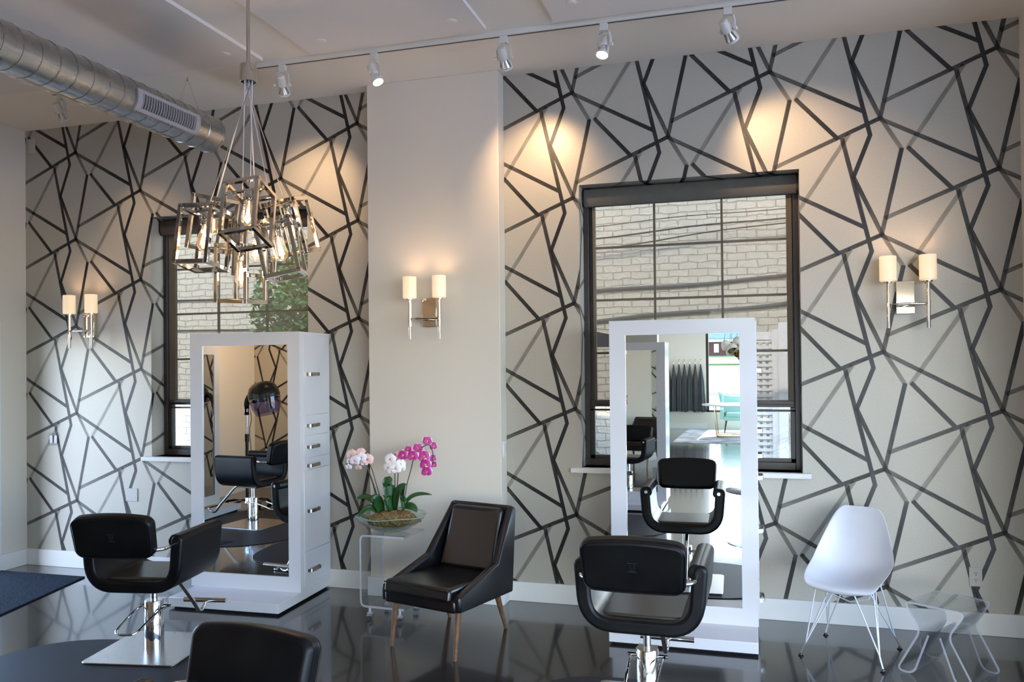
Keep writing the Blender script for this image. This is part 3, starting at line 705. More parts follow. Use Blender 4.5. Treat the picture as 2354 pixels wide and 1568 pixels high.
chairs = [('black styling chair with square steel base facing the left mirror', (-3.534, -1.554), math.radians(10)),
          ('black styling chair seen from behind facing the right mirror', (-.512, -1.655), math.radians(-1)),
          ('black styling chair cut off by the bottom edge, only its rounded backrest in view', (-1.605, -3.84), math.radians(174)),
          ('black styling chair seen in the left mirror facing a station by the left wall', (-5.09, -3.14), math.radians(99))]
for i, (lb, (x, y), rz) in enumerate(chairs):
    o = CH if i == 0 else copy_tree(CH)
    o.location = (x, y, 0); o.rotation_euler = (0, 0, rz); o.scale = (1, 1, .933) if i == 2 else (1, 1, 1); tag(o, lb, 'styling chair', 'black salon styling chairs')

for ch in CH.children:      # this chair is pumped lower than the others
    if ch.name.split('.')[0] not in ('base_plate', 'column', 'piston', 'pump_pedal'): ch.location.z = -.036
# floor mats
def mat_shape(cx, cyy, hw, hd, p, label, k=64):
    bm = NB(); poly = []
    for i in range(k):
        t = 2 * PI * i / k; c, s = math.cos(t), math.sin(t)
        poly.append((cx + hw * math.copysign(abs(c) ** p, c), cyy + hd * math.copysign(abs(s) ** p, s)))
    prism(bm, poly, 'z', .0005, .0055)
    thing_mesh('floor_mat', bm, RUB, label, 'floor mat', 'dark anti-fatigue mats', bevel=.003)
mat_shape(-3.50, -2.13, .86, .68, .72, 'dark rubber floor mat under the left styling chair')
mat_shape(-.52, -1.85, .62, .56, .6, 'dark rubber floor mat under the right styling chair')
mat_shape(-5.06, -3.06, .82, 1.02, .85, 'dark rubber floor mat in the left mirror reflection')
mat_shape(-1.53, -3.90, .72, .62, .7, 'dark rubber floor mat below the foreground chair')
CARP = mat('walk_off_carpet', (.008, .012, .018), .95, spec=.2, bump=(160, 1, .01), noise=(70, (.030, .042, .058)))
bm = NB(); prism(bm, [(-6.19, -.275), (-5.30, -.262), (-5.08, -1.265), (-6.19, -2.1)], 'z', .0005, .011)
bm.free(); bm = NB(); prism(bm, [(-6.19, -.275), (-5.31, -.262), (-4.82, -2.3), (-6.19, -2.3)], 'z', .0005, .011)
thing_mesh('door_mat', bm, CARP, 'dark blue-black ribbed entrance mat at lower left', 'door mat', bevel=.003)

# ------------------------------------------------------------------ lounge chair
def lounge():
    th = math.radians(-15.7); r = empty('lounge_chair', (-1.905, -1.25, 0), th, 'low black leather armchair with slanted arms and tapered wooden legs', 'armchair')
    # local x along the front, y towards the back; front edge at y = 0
    hf, hk, hb = .297, .290, .225
    bm = NB()
    # side panels: lofted slabs
    for s in (-1, 1):
        out = [(hf, 0.0, .290), (hf, -.005, .385), (hk, .42, .500), (hb + .012, .655, .815), (hb + .03, .69, .80), (hk - .02, .62, .270)]
        inn = [(hf - .055, .0, .290), (hf - .055, -.005, .38), (hk - .055, .42, .495), (hb - .030, .655, .812), (hb - .02, .69, .80), (hk - .07, .62, .270)]
        A = [bm.verts.new((s * p[0], p[1], p[2])) for p in out]; B = [bm.verts.new((s * p[0], p[1], p[2])) for p in inn]; n = len(A)
        for q in (A, B):
            bm.faces.new([q[0], q[1], q[2]]); bm.faces.new([q[0], q[2], q[5]]); bm.faces.new([q[2], q[3], q[4]]); bm.faces.new([q[2], q[4], q[5]])
        for i in range(n): bm.faces.new([A[i], A[(i + 1) % n], B[(i + 1) % n], B[i]])
    obj('side_panel', bm, LEATH2, r, bevel=.016, seg=3)
    bm = NB()
    v = [(-hf + .04, 0, .290), (hf - .04, 0, .290), (hf - .04, -.008, .365), (-hf + .04, -.008, .365)]
    box(bm, -hf + .03, hf - .03, -.012, .60, .285, .365); obj('front_rail', bm, LEATH2, r, bevel=.02, seg=3)
    bm = NB(); q = [(-hb, .60, .40), (hb, .60, .40), (hb - .0, .645, .815), (-hb, .645, .815), (-hb - .02, .66, .30), (hb + .02, .66, .30), (hb + .0, .700, .805), (-hb, .700, .805)]
    V = [bm.verts.new(p) for p in q]
    for f in [(0, 1, 2, 3), (4, 7, 6, 5), (0, 4, 5, 1), (3, 2, 6, 7), (0, 3, 7, 4), (1, 5, 6, 2)]: bm.faces.new([V[i] for i in f])
    obj('back_panel', bm, LEATH2, r, bevel=.012, seg=3)
    # back cushion
    def cushion(c8, name, bev, seg=4, sub=False):
        bm = NB(); V = [bm.verts.new(p) for p in c8]
        for f in [(0, 1, 2, 3), (4, 7, 6, 5), (0, 4, 5, 1), (3, 2, 6, 7), (0, 3, 7, 4), (1, 5, 6, 2)]: bm.faces.new([V[i] for i in f])
        return obj(name, bm, LEATH2, r, bevel=bev, seg=seg, angle=60)
    cushion([(-.218, .470, .412), (.218, .470, .412), (.196, .598, .797), (-.196, .598, .797), (-.222, .59, .412), (.222, .59, .412), (.196, .66, .797), (-.196, .66, .797)], 'back_cushion', .028)
    c = cushion([(-.248, -.045, .350), (.248, -.045, .350), (.248, -.030, .432), (-.248, -.030, .432), (-.222, .54, .345), (.222, .54, .345), (.215, .54, .415), (-.215, .54, .415)], 'seat_cushion', .022)
    bm = NB(); tube(bm, [(-.235, -.0395, .420), (.235, -.0395, .420)], .004, 6); tube(bm, [(-.236, -.050, .372), (.236, -.050, .372)], .0035, 6)
    obj('piping', bm, LEATH2, c)
    feet = {'fl': (-2.14, -1.132), 'fr': (-1.673, -1.276), 'rr': (-1.559, -.628), 'rl': (-2.00, -.50)}
    tops = {'fl': (-.235, .07), 'fr': (.235, .07), 'rr': (.215, .50), 'rl': (-.215, .50)}
    Minv = Matrix.Translation((-1.905, -1.25, 0)) @ Matrix.Rotation(th, 4, 'Z'); Minv.invert()
    for k in feet:
        f = Minv @ Vector((*feet[k], 0)); t = Vector((*tops[k], .30)); bm = NB(); cyl(bm, f, t, .0115, .021, n=18); obj('leg', bm, WOOD, r)
    return r
lounge()

# ------------------------------------------------------------------ white shell chair with wire base
def shell_chair():
    th = math.radians(-21); r = empty('shell_chair', (.549, -.553, 0), th, 'white moulded plastic shell chair on a white wire base', 'chair')
    prof = [(-.232, .398, .120, -.028, 0), (-.245, .418, .178, -.012, 0), (-.222, .434, .208, .020, .004), (-.14, .426, .224, .050, .010), (-.04, .418, .230, .072, .016), (.05, .424, .232, .080, .024), (.120, .452, .232, .072, .035),
            (.165, .51, .228, .056, .045), (.192, .58, .214, .042, .045), (.215, .66, .190, .026, .035), (.236, .74, .162, .015, .024), (.252, .800, .134, .008, .014), (.258, .830, .096, .004, .006)]
    bm = NB(); nx = 12; grid = []
    for i, (y, z, hw, up, wrap) in enumerate(prof):
        row = []
        a = prof[max(i - 1, 0)]; b = prof[min(i + 1, len(prof) - 1)]
        d = Vector((b[0] - a[0], b[1] - a[1])).normalized(); nrm = Vector((-d.y, d.x))     # towards the sitter / up
        for k in range(nx + 1):
            u = -1 + 2 * k / nx; e = abs(u) ** 2.6; q = up + wrap
            row.append(bm.verts.new((u * hw, y + nrm.x * e * q, z + nrm.y * e * q)))
        grid.append(row)
    for A, B in zip(grid, grid[1:]):
        for k in range(nx): bm.faces.new([A[k], A[k + 1], B[k + 1], B[k]])
    o = obj('seat_shell', bm, WHITEP, r)
    s = o.modifiers.new('solid', 'SOLIDIFY'); s.thickness = .006; s.offset = -1
    sb = o.modifiers.new('sub', 'SUBSURF'); sb.levels = 2; sb.render_levels = 2
    feet = [(-.225, -.215), (.225, -.215), (.215, .235), (-.215, .235)]
    base = empty('wire_base'); base.parent = r
    Z = .40
    tops = {0: [(-.16, -.13), (-.05, -.14), (-.12, .08)], 1: [(.16, -.13), (.05, -.14), (.12, .08)], 2: [(.14, .11), (.05, .11), (.12, -.08)], 3: [(-.14, .11), (-.05, .11), (-.12, -.08)]}
    for i, f in enumerate(feet):
        bm = NB(); F = Vector((f[0], f[1], .018)); J = F + Vector((-f[0] * .10, -f[1] * .10, .06))
        for t in tops[i]:
            T = Vector((t[0], t[1], Z)); tube(bm, [F, J, T], .0045, 8)
        obj('leg', bm, WHITEP, base)
        bm = NB(); lathe(bm, [(0, 0), (.015, 0), (.016, .004), (.009, .008), (.007, .016), (0, .016)], 18, Matrix.Translation((f[0], f[1], 0))); obj('foot_glide', bm, BLACKP, base)
    bm = NB()
    for a, b in (((-.16, -.13), (.16, -.13)), ((-.14, .11), (.14, .11)), ((-.16, -.13), (-.14, .11)), ((.16, -.13), (.14, .11))): tube(bm, [(a[0], a[1], Z), (b[0], b[1], Z)], .0045, 8)
    tube(bm, [(-.12, .08, Z), (-.10, .0, .33), (.0, -.0, .30), (.10, 0, .33), (.12, .08, Z)], .0035, 8)
    obj('top_ring', bm, WHITEP, base)
shell_chair()

# ------------------------------------------------------------------ clear acrylic pieces
def acrylic(name, path, th, y0, y1, parent):
    """bent sheet: clear faces, paler polished edges"""
    bm = NB(); ribbon(bm, path, th, 'y', y0, y1)
    bm.normal_update()
    for f in bm.faces:
        if abs(f.normal.y) > .9 or f.index < 0: f.material_index = 1
    bm.faces.ensure_lookup_table()
    return obj(name, bm, [ACRYL, ACREDGE], parent)
def magazine_table():
    r = empty('magazine_table', (.93 + .095, -.885 + .135, 0), math.radians(-34.5), 'clear acrylic side table with splayed magazine slots for legs', 'side table')
    H = .392
    for s in (-1, 1): pass
    half = [(.0, H), (.15, H), (.158, H - .012), (.094, .262), (.094, .240), (.190, .060), (.196, .035), (.180, .012), (.150, .010), (.130, .030), (.045, .235)]
    pr = smooth_path([(x, z, 0) for x, z in [(0, H), (.160, H), (.072, .250), (.205, .0055), (.112, .0055), (.030, .235)]], .042, 8)
    R = [(p.x, p.y) for p in pr]; L = [(-x, z) for x, z in R[::-1]]
    acrylic('bent_sheet', L + R[1:], .011, -.17, .17, r)
magazine_table()
def cart():
    r = empty('acrylic_cart', (-2.385, -.575, 0), math.radians(-4), 'clear acrylic side table on casters under the orchid bowl', 'side table')
    W, D, H = .165, .155, .575
    pr = smooth_path([(x, z, 0) for x, z in [(W + .0, H), (-W, H), (-W, .098), (W, .098)]], .04, 7)
    acrylic('bent_sheet', [(p.x, p.y) for p in pr], .014, -D, D, r)
    for sx in (-1, 1):
        for sy in (-1, 1):
            x, y = sx * (W - .05), sy * (D - .035); e = empty('caster', (x, y, 0)); e.parent = r
            bm = NB(); cyl(bm, (0, 0, .045), (0, 0, .09), .008, n=12); box(bm, -.016, .016, -.010, .010, .036, .05); obj('caster_stem', bm, ACREDGE, e)
            bm = NB()
            for s in (-1, 1): cyl(bm, (s * .006, 0, .026), (s * .017, 0, .026), .0255, n=28)
            obj('wheel', bm, clear_mat('caster_clear', (.85, .87, .9)) if 'caster_clear' not in bpy.data.materials else bpy.data.materials['caster_clear'], e)
            bm = NB(); cyl(bm, (-.019, 0, .026), (.019, 0, .026), .008, n=14); obj('hub', bm, CHROME, e)
cart()

# ------------------------------------------------------------------ bowl with orchids
LEAF = mat('orchid_leaf', (.016, .062, .016), .33, spec=.5, noise=(9, (.03, .095, .022)), bump=(12, .1, .002))
MOSS = mat('moss', (.36, .24, .09), .9, bump=(70, 1, .02), noise=(75, (.13, .07, .025)))
STEM = mat('orchid_stem', (.045, .030, .022), .5, noise=(30, (.06, .05, .025)))
def petal_mat(name, inner, outer):
    return mat(name, outer, .5, noise=(45, inner), sheen=.2)
PWHITE = petal_mat('petal_white', (.80, .72, .76), (.84, .81, .82)); PMAG = petal_mat('petal_magenta', (.42, .012, .19), (.50, .03, .26)); PPEACH = petal_mat('petal_peach', (.72, .44, .38), (.78, .56, .48))
PEDGE = mat('petal_edge', (.82, .66, .76), .5, noise=(30, (.85, .7, .8))); LIPY = mat('orchid_lip', (.55, .25, .12), .5, noise=(60, (.7, .5, .1))); LIPM = mat('orchid_lip_pink', (.55, .10, .28), .5, noise=(60, (.8, .5, .5)))
BX, BY, BZ = -2.395, -.575, .5825
def bowl():
    bm = NB(); n = 48; prof = [(.06, 0.0, 0), (.12, .018, .1), (.19, .058, .5), (.232, .098, 1), (.247, .116, 1)]
    ring0 = None; th = .005
    for side in (0, 1):
        rings = []
        for (rr, z, wv) in prof:
            row = []
            for i in range(n):
                t = 2 * PI * i / n; wr = 1 + wv * .018 * math.sin(7 * t + 1) ; wz = wv * .004 * math.sin(5 * t)
                row.append(bm.verts.new(((rr - side * th) * wr * math.cos(t), (rr - side * th) * wr * math.sin(t), z + wz + side * th)))
            rings.append(row)
        for A, B in zip(rings, rings[1:]):
            for i in range(n): bm.faces.new([A[i], A[(i + 1) % n], B[(i + 1) % n], B[i]])
        bm.faces.new(rings[0])
        if side == 0: ring0 = rings[-1]
        else:
            for i in range(n): 
                f = bm.faces.new([ring0[i], ring0[(i + 1) % n], rings[-1][(i + 1) % n], rings[-1][i]]); f.material_index = 1
    o = obj('glass_bowl', bm, [BOWLG, mat('bowl_rim', (.16, .30, .25), .12, spec=.8, noise=(20, (.2, .34, .29)))])
    o.location = (BX, BY, BZ); tag(o, 'shallow clear green glass bowl standing on the acrylic cart', 'bowl')
    bm = NB(); bmesh.ops.create_icosphere(bm, subdivisions=5, radius=1)
    for v in bm.verts:
        p = v.co.copy(); k = 1 + .10 * math.sin(p.x * 9 + p.y * 7) * math.cos(p.z * 8 + p.x * 5) + random.uniform(-.045, .045)
        k += .05 * math.sin(p.x * 31 + p.y * 17) * math.sin(p.y * 27 - p.z * 23)
        z = p.z * .072 if p.z > 0 else p.z * .030
        sq = 1.0 + .12 * (1 - abs(p.z)); v.co = Vector((p.x * .165 * k * sq, p.y * .150 * k * sq, .072 + z * k))
    o = obj('moss_mound', bm, MOSS); o.location = (BX + .01, BY, BZ); tag(o, 'golden brown moss mound filling the glass bowl', 'moss', kind='stuff')
bowl()
Rv = Vector((.959, .282, 0)); Fv = Vector((-.282, .959, 0))
def OP(px, py, dd=0):      # point near the bowl: picture offset -> metres along the camera's right / up
    k = 1868 / 5.61; c = Vector((BX, BY, 0)); s = 1 + dd / 5.61
    return c + Rv * ((px - 903) / k * s) + Fv * dd + Vector((0, 0, (1222 - py) / k * s + .585))
def leaf(bm, p0, p1, p2, w):
    """arched strap leaf through p0 (base), p1 (middle), p2 (tip)"""
    n = 12; rows = []
    side = (p2 - p0).cross(p1 - (p0 + p2) / 2 + Vector((0, 0, .01)));
    view = Fv
    for i in range(n + 1):
        t = i / n; c = p0 * (1 - t) ** 2 + p1 * 2 * t * (1 - t) + p2 * t * t; d = (p1 - p0) * (1 - t) + (p2 - p1) * t; d.normalize()
        s = d.cross(view).normalized() * .8 + view * .6 * math.copysign(1, d.cross(view).z + 1e-6); s = (s - d * s.dot(d)).normalized(); up = d.cross(s).normalized()
        ww = w * (math.sin(PI * min(1, .12 + t * .88)) ** .55) * (1 - .15 * t) if t < 1 else .0005
        rows.append([bm.verts.new(c + s * ww * u + up * (abs(u) ** 1.5) * ww * .35) for u in (-1, -.5, 0, .5, 1)])
    for A, B in zip(rows, rows[1:]):
        for k in range(4): bm.faces.new([A[k], A[k + 1], B[k + 1], B[k]])
def flower(parent, c, face, size, pm, lip, edge=None):
    M = Matrix.Translation(c) @ Vector(face).to_track_quat('Z', 'Y').to_matrix().to_4x4()
    bm = NB()
    def pet(ang, L, W, z0=0, mi=0):
        n = 6; rows = []
        for i in range(n + 1):
            t = i / n; ww = W * math.sin(PI * (.08 + .86 * t)) ** .7; row = []
            for u in (-1, -.5, 0, .5, 1):
                x = u * ww; y = L * t * (1 - .08 * u * u); z = z0 + .10 * L * math.sin(t * PI) - .15 * L * t * t + .08 * ww * abs(u)
                ca, sa = math.cos(ang), math.sin(ang); row.append(bm.verts.new(M @ Vector((x * ca - y * sa, x * sa + y * ca, z))))
            rows.append(row)
        for a, (A, B) in enumerate(zip(rows, rows[1:])):
            for k in range(4):
                f = bm.faces.new([A[k], A[k + 1], B[k + 1], B[k]])
                f.material_index = mi if not (edge and a >= 5) else 1
    for a in (0, 2.2, -2.2): pet(a, size, size * .42, -.002)
    for a in (1.30, -1.30): pet(a, size * 1.02, size * .70, .003)
    fl = obj('flower', bm, [pm, edge or pm], parent)
    bm = NB(); lathe(bm, [(0, .012), (.004, .010), (.006, .004), (.005, -.002), (0, -.002)], 10, M @ Matrix.Scale(size / .032, 4)); 
    box(bm, -.003, .003, -.012, -.002, .002, .006, M); obj('lip', bm, lip, fl)
def orchid(base, leaves, stems, flowers, pm, lip, edge, label):
    r = empty('orchid', OP(*base), 0, label, 'orchid', 'orchids planted in the glass bowl')
    org = r.location.copy(); L = lambda px, py, dd=0: OP(px, py, dd) - org
    for (a, b, c, w) in leaves:
        bm = NB(); leaf(bm, L(*a), L(*b), L(*c), w * 1.2); q = obj('leaf', bm, LEAF, r)
        s = q.modifiers.new('solid', 'SOLIDIFY'); s.thickness = .002
    for st in stems:
        bm = NB(); pts = smooth_path([L(*p) for p in st], .06, 5); tube(bm, pts, .0034, 7); obj('stem', bm, STEM, r)
    for (p, fc, sz) in flowers:
        p_ = pm; e_ = edge
        if len(p) == 4: p_ = p[3]; p = p[:3]
        f = (Vector(fc[0]) if isinstance(fc[0], tuple) else (-Fv * 1.0 + Rv * fc[0] + Vector((0, 0, fc[1])))).normalized()
        flower(r, L(*p), f, sz * 1.2, p_, lip, e_)
orchid((888, 1180), [((880, 1178, 0), (870, 1130, -.05), (862, 1150, -.07), .034), ((878, 1175, 0), (850, 1130, .03), (820, 1151, .03), .020), ((872, 1178, 0), (850, 1150, -.05), (828, 1190, -.06), .020),
                     ((876, 1170, 0), (866, 1160, .03), (838, 1180, .06), .016)],
       [[(880, 1175), (862, 1110), (848, 1072), (845, 1062)], [(884, 1170), (868, 1110), (858, 1075), (850, 1062), (830, 1060), (800, 1068)], [(876, 1172), (860, 1110), (850, 1080), (846, 1060)]],
       [((814, 1044, -.02, PPEACH), (-.2, .1), .034), ((823, 1056, -.05, PWHITE), (-.3, -.1), .032), ((838, 1048, -.05, PWHITE), (.2, -.2), .030), ((851, 1055, -.03, PPEACH), (.2, .1), .036), ((834, 1040, 0, PPEACH), (0, .4), .028),
        ((808, 1071, -.04, PWHITE), (-.2, -.4), .020), ((829, 1074, -.02, PPEACH), (0, -.5), .020), ((808, 1060, 0, PWHITE), (-.6, 0), .022), ((843, 1063, -.02, PWHITE), (.1, -.3), .024)], PWHITE, LIPM, None, 'peach and white orchid leaning left in the glass bowl')
orchid((905, 1180), [((905, 1172, -.02), (888, 1080, -.03), (907, 1112, -.04), .036), ((900, 1174, -.03), (892, 1120, -.05), (896, 1150, -.07), .026), ((908, 1176, 0), (900, 1130, .03), (890, 1130, .03), .018)],
       [[(910, 1176), (912, 1110), (912, 1080), (908, 1068)], [(912, 1174), (918, 1110), (920, 1085), (914, 1072)], [(911, 1176), (912, 1060), (913, 1043)]],
       [((903, 1056, -.02), (-.2, .1), .036), ((916, 1074, -.05), (.0, 0), .038), ((899, 1072, -.04), (-.3, -.1), .030), ((926, 1068, -.02), (.4, .1), .034), ((920, 1052, .02, PPEACH), (.2, .3), .034), ((907, 1080, -.05), (0, -.4), .026), ((929, 1078, 0), (.5, -.3), .024)],
       PWHITE, LIPY, None, 'white orchid standing in the middle of the glass bowl')
orchid((930, 1178), [((914, 1172, -.02), (915, 1120, -.05), (941, 1111, -.05), .030), ((932, 1172, -.03), (928, 1130, -.04), (938, 1116, -.05), .015), ((936, 1160, 0), (950, 1130, .0), (996, 1141, .02), .014), ((934, 1165, 0), (955, 1160, -.04), (965, 1176, -.05), .024), ((930, 1172, 0), (936, 1150, -.03), (930, 1135, -.04), .018)],
       [[(930, 1170), (940, 1112), (948, 1086), (956, 1052), (975, 1030), (992, 1022), (1000, 1040), (1000, 1070)]],
       [((932, 1047, -.02), (-.1, 0), .034), ((955, 1048, -.03), (0, 0), .036), ((965, 1033, 0), (.1, .3), .032), ((980, 1050, -.02), (.1, 0), .038), ((984, 1068, -.03), (0, -.1), .036), ((987, 1084, -.04), (.1, -.2), .034),
        ((987, 1016, 0), (.2, .2), .030), ((999, 1030, .03), (.8, .1), .028), ((998, 1058, .03), (.9, 0), .026), ((1000, 1072, .02), (.8, -.2), .024), ((942, 1036, .02), (-.1, .5), .022)],
       PMAG, LIPY, PEDGE, 'magenta orchid arching to the right out of the bowl')

# ------------------------------------------------------------------ things seen in the mirrors
def hood_dryer():
    r = empty('hood_dryer', (-5.83, -4.28, 0), math.radians(12), 'black hooded hair dryer on a stand seen in the left mirror', 'hair dryer')
    bm = NB(); cyl(bm, (0, 0, .06), (0, 0, .86), .020, n=16); cyl(bm, (0, 0, .80), (0, 0, .90), .026, n=16); obj('lower_pole', bm, BLACKP, r)
    bm = NB(); cyl(bm, (0, 0, .86), (0, 0, 1.22), .013, n=16); obj('upper_pole', bm, CHROME, r)
    bm = NB()
    for k in range(5):
        a = 2 * PI * k / 5 + .3; tube(bm, [(0, 0, .075), (.17 * math.cos(a), .17 * math.sin(a), .07), (.27 * math.cos(a), .27 * math.sin(a), .055)], [.020, .016, .012], 8)
        lathe(bm, [(0, -.014), (.026, -.012), (.026, .012), (0, .014)], 16, Matrix.Translation((.27 * math.cos(a), .27 * math.sin(a), .027)) @ Matrix.Rotation(PI / 2, 4, 'X'))
    obj('caster_base', bm, BLACKP, r)
    bm = NB(); tube(bm, smooth_path([(0, 0, 1.14), (0, 0, 1.30), (.03, 0, 1.38), (.12, 0, 1.42)], .08, 6), [.028] * 3 + [.036] * 20, 12) if False else tube(bm, smooth_path([(0, 0, 1.14), (0, 0, 1.30), (.04, 0, 1.38), (.14, 0, 1.42)], .08, 6), .034, 12)
    obj('neck', bm, BLACKP, r)
    M = Matrix.Translation((.28, 0, 1.375)) @ Matrix.Rotation(math.radians(-15), 4, 'Y') @ Matrix.Scale(1.22, 4)
    bm = NB(); lathe(bm, [(.155, -.03), (.160, .0), (.155, .05), (.135, .10), (.095, .135), (.04, .150), (0, .152)], 32, M); lathe(bm, [(.15, -.03), (.152, 0), (.13, .095), (0, .14)], 32, M)
    obj('hood', bm, BLACKP, r)
    bm = NB(); lathe(bm, [(.157, -.034), (.163, -.030), (.157, -.024)], 32, M); obj('rim', bm, CHROME, r)
    bm = NB(); lathe(bm, [(.156, -.032), (.146, -.10), (.118, -.185), (.114, -.185), (.142, -.10), (.152, -.032)], 32, M); obj('visor', bm, clear_mat('visor_smoke', (.72, .70, .86)), r)
    bm = NB(); tube(bm, smooth_path([(.03, .0, 1.26), (.06, -.03, 1.1), (.0, -.04, .95), (.05, -.03, .6)], .1, 6), .004, 6); obj('cord', bm, BLACKP, r)
hood_dryer()

def capes():
    FAB = mat('cape_cloth', (.022, .022, .022), .62, sheen=.3, noise=(6, (.032, .032, .031)))
    names = ['first black cape from the left', 'second black cape from the left', 'third black cape from the left, with a short sleeve', 'middle black cape of the seven', 'third black cape from the right', 'second black cape from the right', 'last black cape at the right end, next to the window']
    for k in range(7):
        x = -2.14 + .1425 * k; zh = 1.80
        r = empty('salon_cape', (x, YF, 0), 0, names[k] + ' in the hanging row', 'cape', 'black capes on the wall hooks')
        bm = NB(); rows = []; n = 20; H0, H1 = zh - .06, .47 + random.uniform(-.015, .02); ph = random.uniform(0, 6)
        for i in range(15):
            t = i / 14; z = H0 + (H1 - H0) * t; w_ = .010 + .060 * min(1, t * 2.6) ** .8 + (.06 if k == 6 else 0) * max(0, t - .55); d_ = .018 + .035 * min(1, t * 2)
            row = []
            for j in range(n):
                a = 2 * PI * j / n; wr = 1 + .22 * math.sin(a * 5 + ph) * min(1, t * 2)
                row.append(bm.verts.new((w_ * math.cos(a) * wr + (.03 * t if k == 6 else 0), .055 + d_ * math.sin(a) * wr, z + (.014 * math.sin(a * 3 + ph) if i == 14 else 0))))
            rows.append(row)
        for A, B in zip(rows, rows[1:]):
            for j in range(n): bm.faces.new([A[j], A[(j + 1) % n], B[(j + 1) % n], B[j]])
        bm.faces.new(rows[0]); obj('cape_body', bm, FAB, r)
        h = empty('wall_hook', (x, YF, zh), 0, 'brass wall hook holding the ' + names[k].split(',')[0], 'hook', 'brass hooks above the capes')
        bm = NB(); cyl(bm, (0, 0, .06), (0, .012, .06), .012, n=12); tube(bm, smooth_path([(0, .005, .06), (0, .04, .06), (0, .055, -.02), (0, .055, -.06)], .03, 4), .0065, 8); obj('hook_arm', bm, GOLD, h)
capes()

MINT = mat('mint_velvet', (.38, .68, .58), .75, sheen=.6, noise=(5, (.42, .72, .62)))
def settee():
    r = empty('settee', (-.05, -16.55, .0102), 0, 'mint green wingback settee seen in the right mirror', 'settee')
    bm = NB(); box(bm, -.62, .62, -.05, .40, .30, .40); obj('seat_frame', bm, MINT, r, bevel=.03, seg=3)
    bm = NB(); box(bm, -.56, .56, -.02, .44, .39, .50); obj('seat_cushion', bm, MINT, r, bevel=.035, seg=3)
    bm = NB(); prism(bm, [(-.66, .40), (-.70, .72), (-.76, .98), (-.73, 1.01), (-.58, .93), (-.40, .90), (0, .90), (.40, .90), (.58, .93), (.73, 1.01), (.76, .98), (.70, .72), (.66, .40)], 'y', -.16, -.03)
    obj('backrest', bm, MINT, r, bevel=.03, seg=3)
    for s in (-1, 1):
        bm = NB(); prism(bm, [(-.10, .33), (.38, .33), (.40, .58), (.10, .62), (-.02, .95), (-.10, .95)], 'x', s * .66 - .045, s * .66 + .045); obj('arm', bm, MINT, r, bevel=.025, seg=3)
        for y in (.02, .34):
            bm = NB(); cyl(bm, (s * .60, y, 0), (s * .55, y, .31), .012, .022, n=12); obj('leg', bm, mat('dark_wood', (.05, .03, .02), .4, noise=(20, (.07, .045, .03))) if 'dark_wood' not in bpy.data.materials else bpy.data.materials['dark_wood'], r)
settee()
MARB = mat('white_marble', (.78, .78, .78), .12, coat=.4, noise=(2.2, (.62, .63, .65)))
def table():
    r = empty('marble_table', (-.28, -15.15, .0102), 0, 'round white marble table with brass legs seen in the right mirror', 'table')
    bm = NB(); lathe(bm, [(0, .735), (.84, .735), (.86, .745), (.86, .762), (.85, .768), (0, .768)], 64); obj('tabletop', bm, MARB, r)
    for a in (2.55, 3.75, 5.2, .6):
        bm = NB(); c, s = math.cos(a), math.sin(a); tube(bm, [(.68 * c, .68 * s, .735), (.60 * c, .60 * s, .016)], .014, 4); obj('leg', bm, GOLD, r)
    bm = NB(); A = [(.60 * math.cos(a), .60 * math.sin(a), .02) for a in (2.55, 3.75, 5.2, .6)]
    for i in range(4): tube(bm, [A[i], A[(i + 1) % 4]], .015, 4)
    obj('base_rail', bm, GOLD, r)
table()
HIDE = mat('hide_rug', (.58, .57, .55), .8, noise=(2.4, (.13, .12, .12)), bump=(90, .3, .003))
bm = NB(); prism(bm, [(-1.68, -13.4), (2.2, -13.35), (2.2, -17.3), (-1.62, -17.25)], 'z', .0005, .010); thing_mesh('area_rug', bm, HIDE, 'pale marbled rug beneath the marble table in the right mirror', 'rug')
def pendant():
    r = empty('pendant_cluster', (-.18, -11.0, HC), 0, 'cluster of white and gold dome pendants seen in the right mirror', 'pendant lamp')
    WG = mat('pendant_white', (.72, .66, .54), .5, noise=(9, (.75, .7, .58)))
    bm = NB(); lathe(bm, [(0, 0), (.12, 0), (.12, -.03), (0, -.03)], 24); obj('ceiling_canopy', bm, WG, r)
    for k, (x, y, z, t) in enumerate([(-.25, .02, 2.06, -.5), (-.14, .10, 2.00, .5), (-.02, .12, 1.93, .9), (.10, .08, 2.02, .4), (-.05, -.05, 2.12, .1), (.2, 0, 2.08, -.3), (-.17, -.06, 1.95, -.3), (.05, .02, 1.84, .3), (.16, .1, 1.90, .7)]):
        e = empty('dome', (x, y, z - HC)); e.parent = r; M = Matrix.Rotation(t, 4, 'X') @ Matrix.Rotation(x * 1.5, 4, 'Y')
        bm = NB(); lathe(bm, [(0, .12), (.03, .118), (.07, .09), (.095, .03), (.10, -.03)], 24, M); obj('dome_shell', bm, WG, e)
        bm = NB(); lathe(bm, [(.096, -.03), (.090, .03), (.066, .085), (0, .11)], 24, M); obj('dome_lining', bm, GOLD, e)
        bm = NB(); tube(bm, [M @ Vector((0, 0, .12)), Vector((-x * .7, -y * .7, HC - z))], .004, 5); obj('cable', bm, BLACKP, e)
pendant()
def pedestal():
    r = empty('pedestal_table', (.05, -3.32, 0), 0, 'round grey pedestal table seen at the right edge of the right mirror', 'side table')
    GT = mat('grey_top', (.20, .22, .23), .25, noise=(5, (.24, .26, .27)))
    bm = NB(); lathe(bm, [(0, .488), (.30, .490), (.31, .497), (.30, .504), (0, .506)], 48); obj('tabletop', bm, GT, r)
    bm = NB(); lathe(bm, [(.29, 0), (.29, .006), (.10, .016), (.022, .03), (.022, .488)], 40); obj('pedestal', bm, STEEL, r)
pedestal()
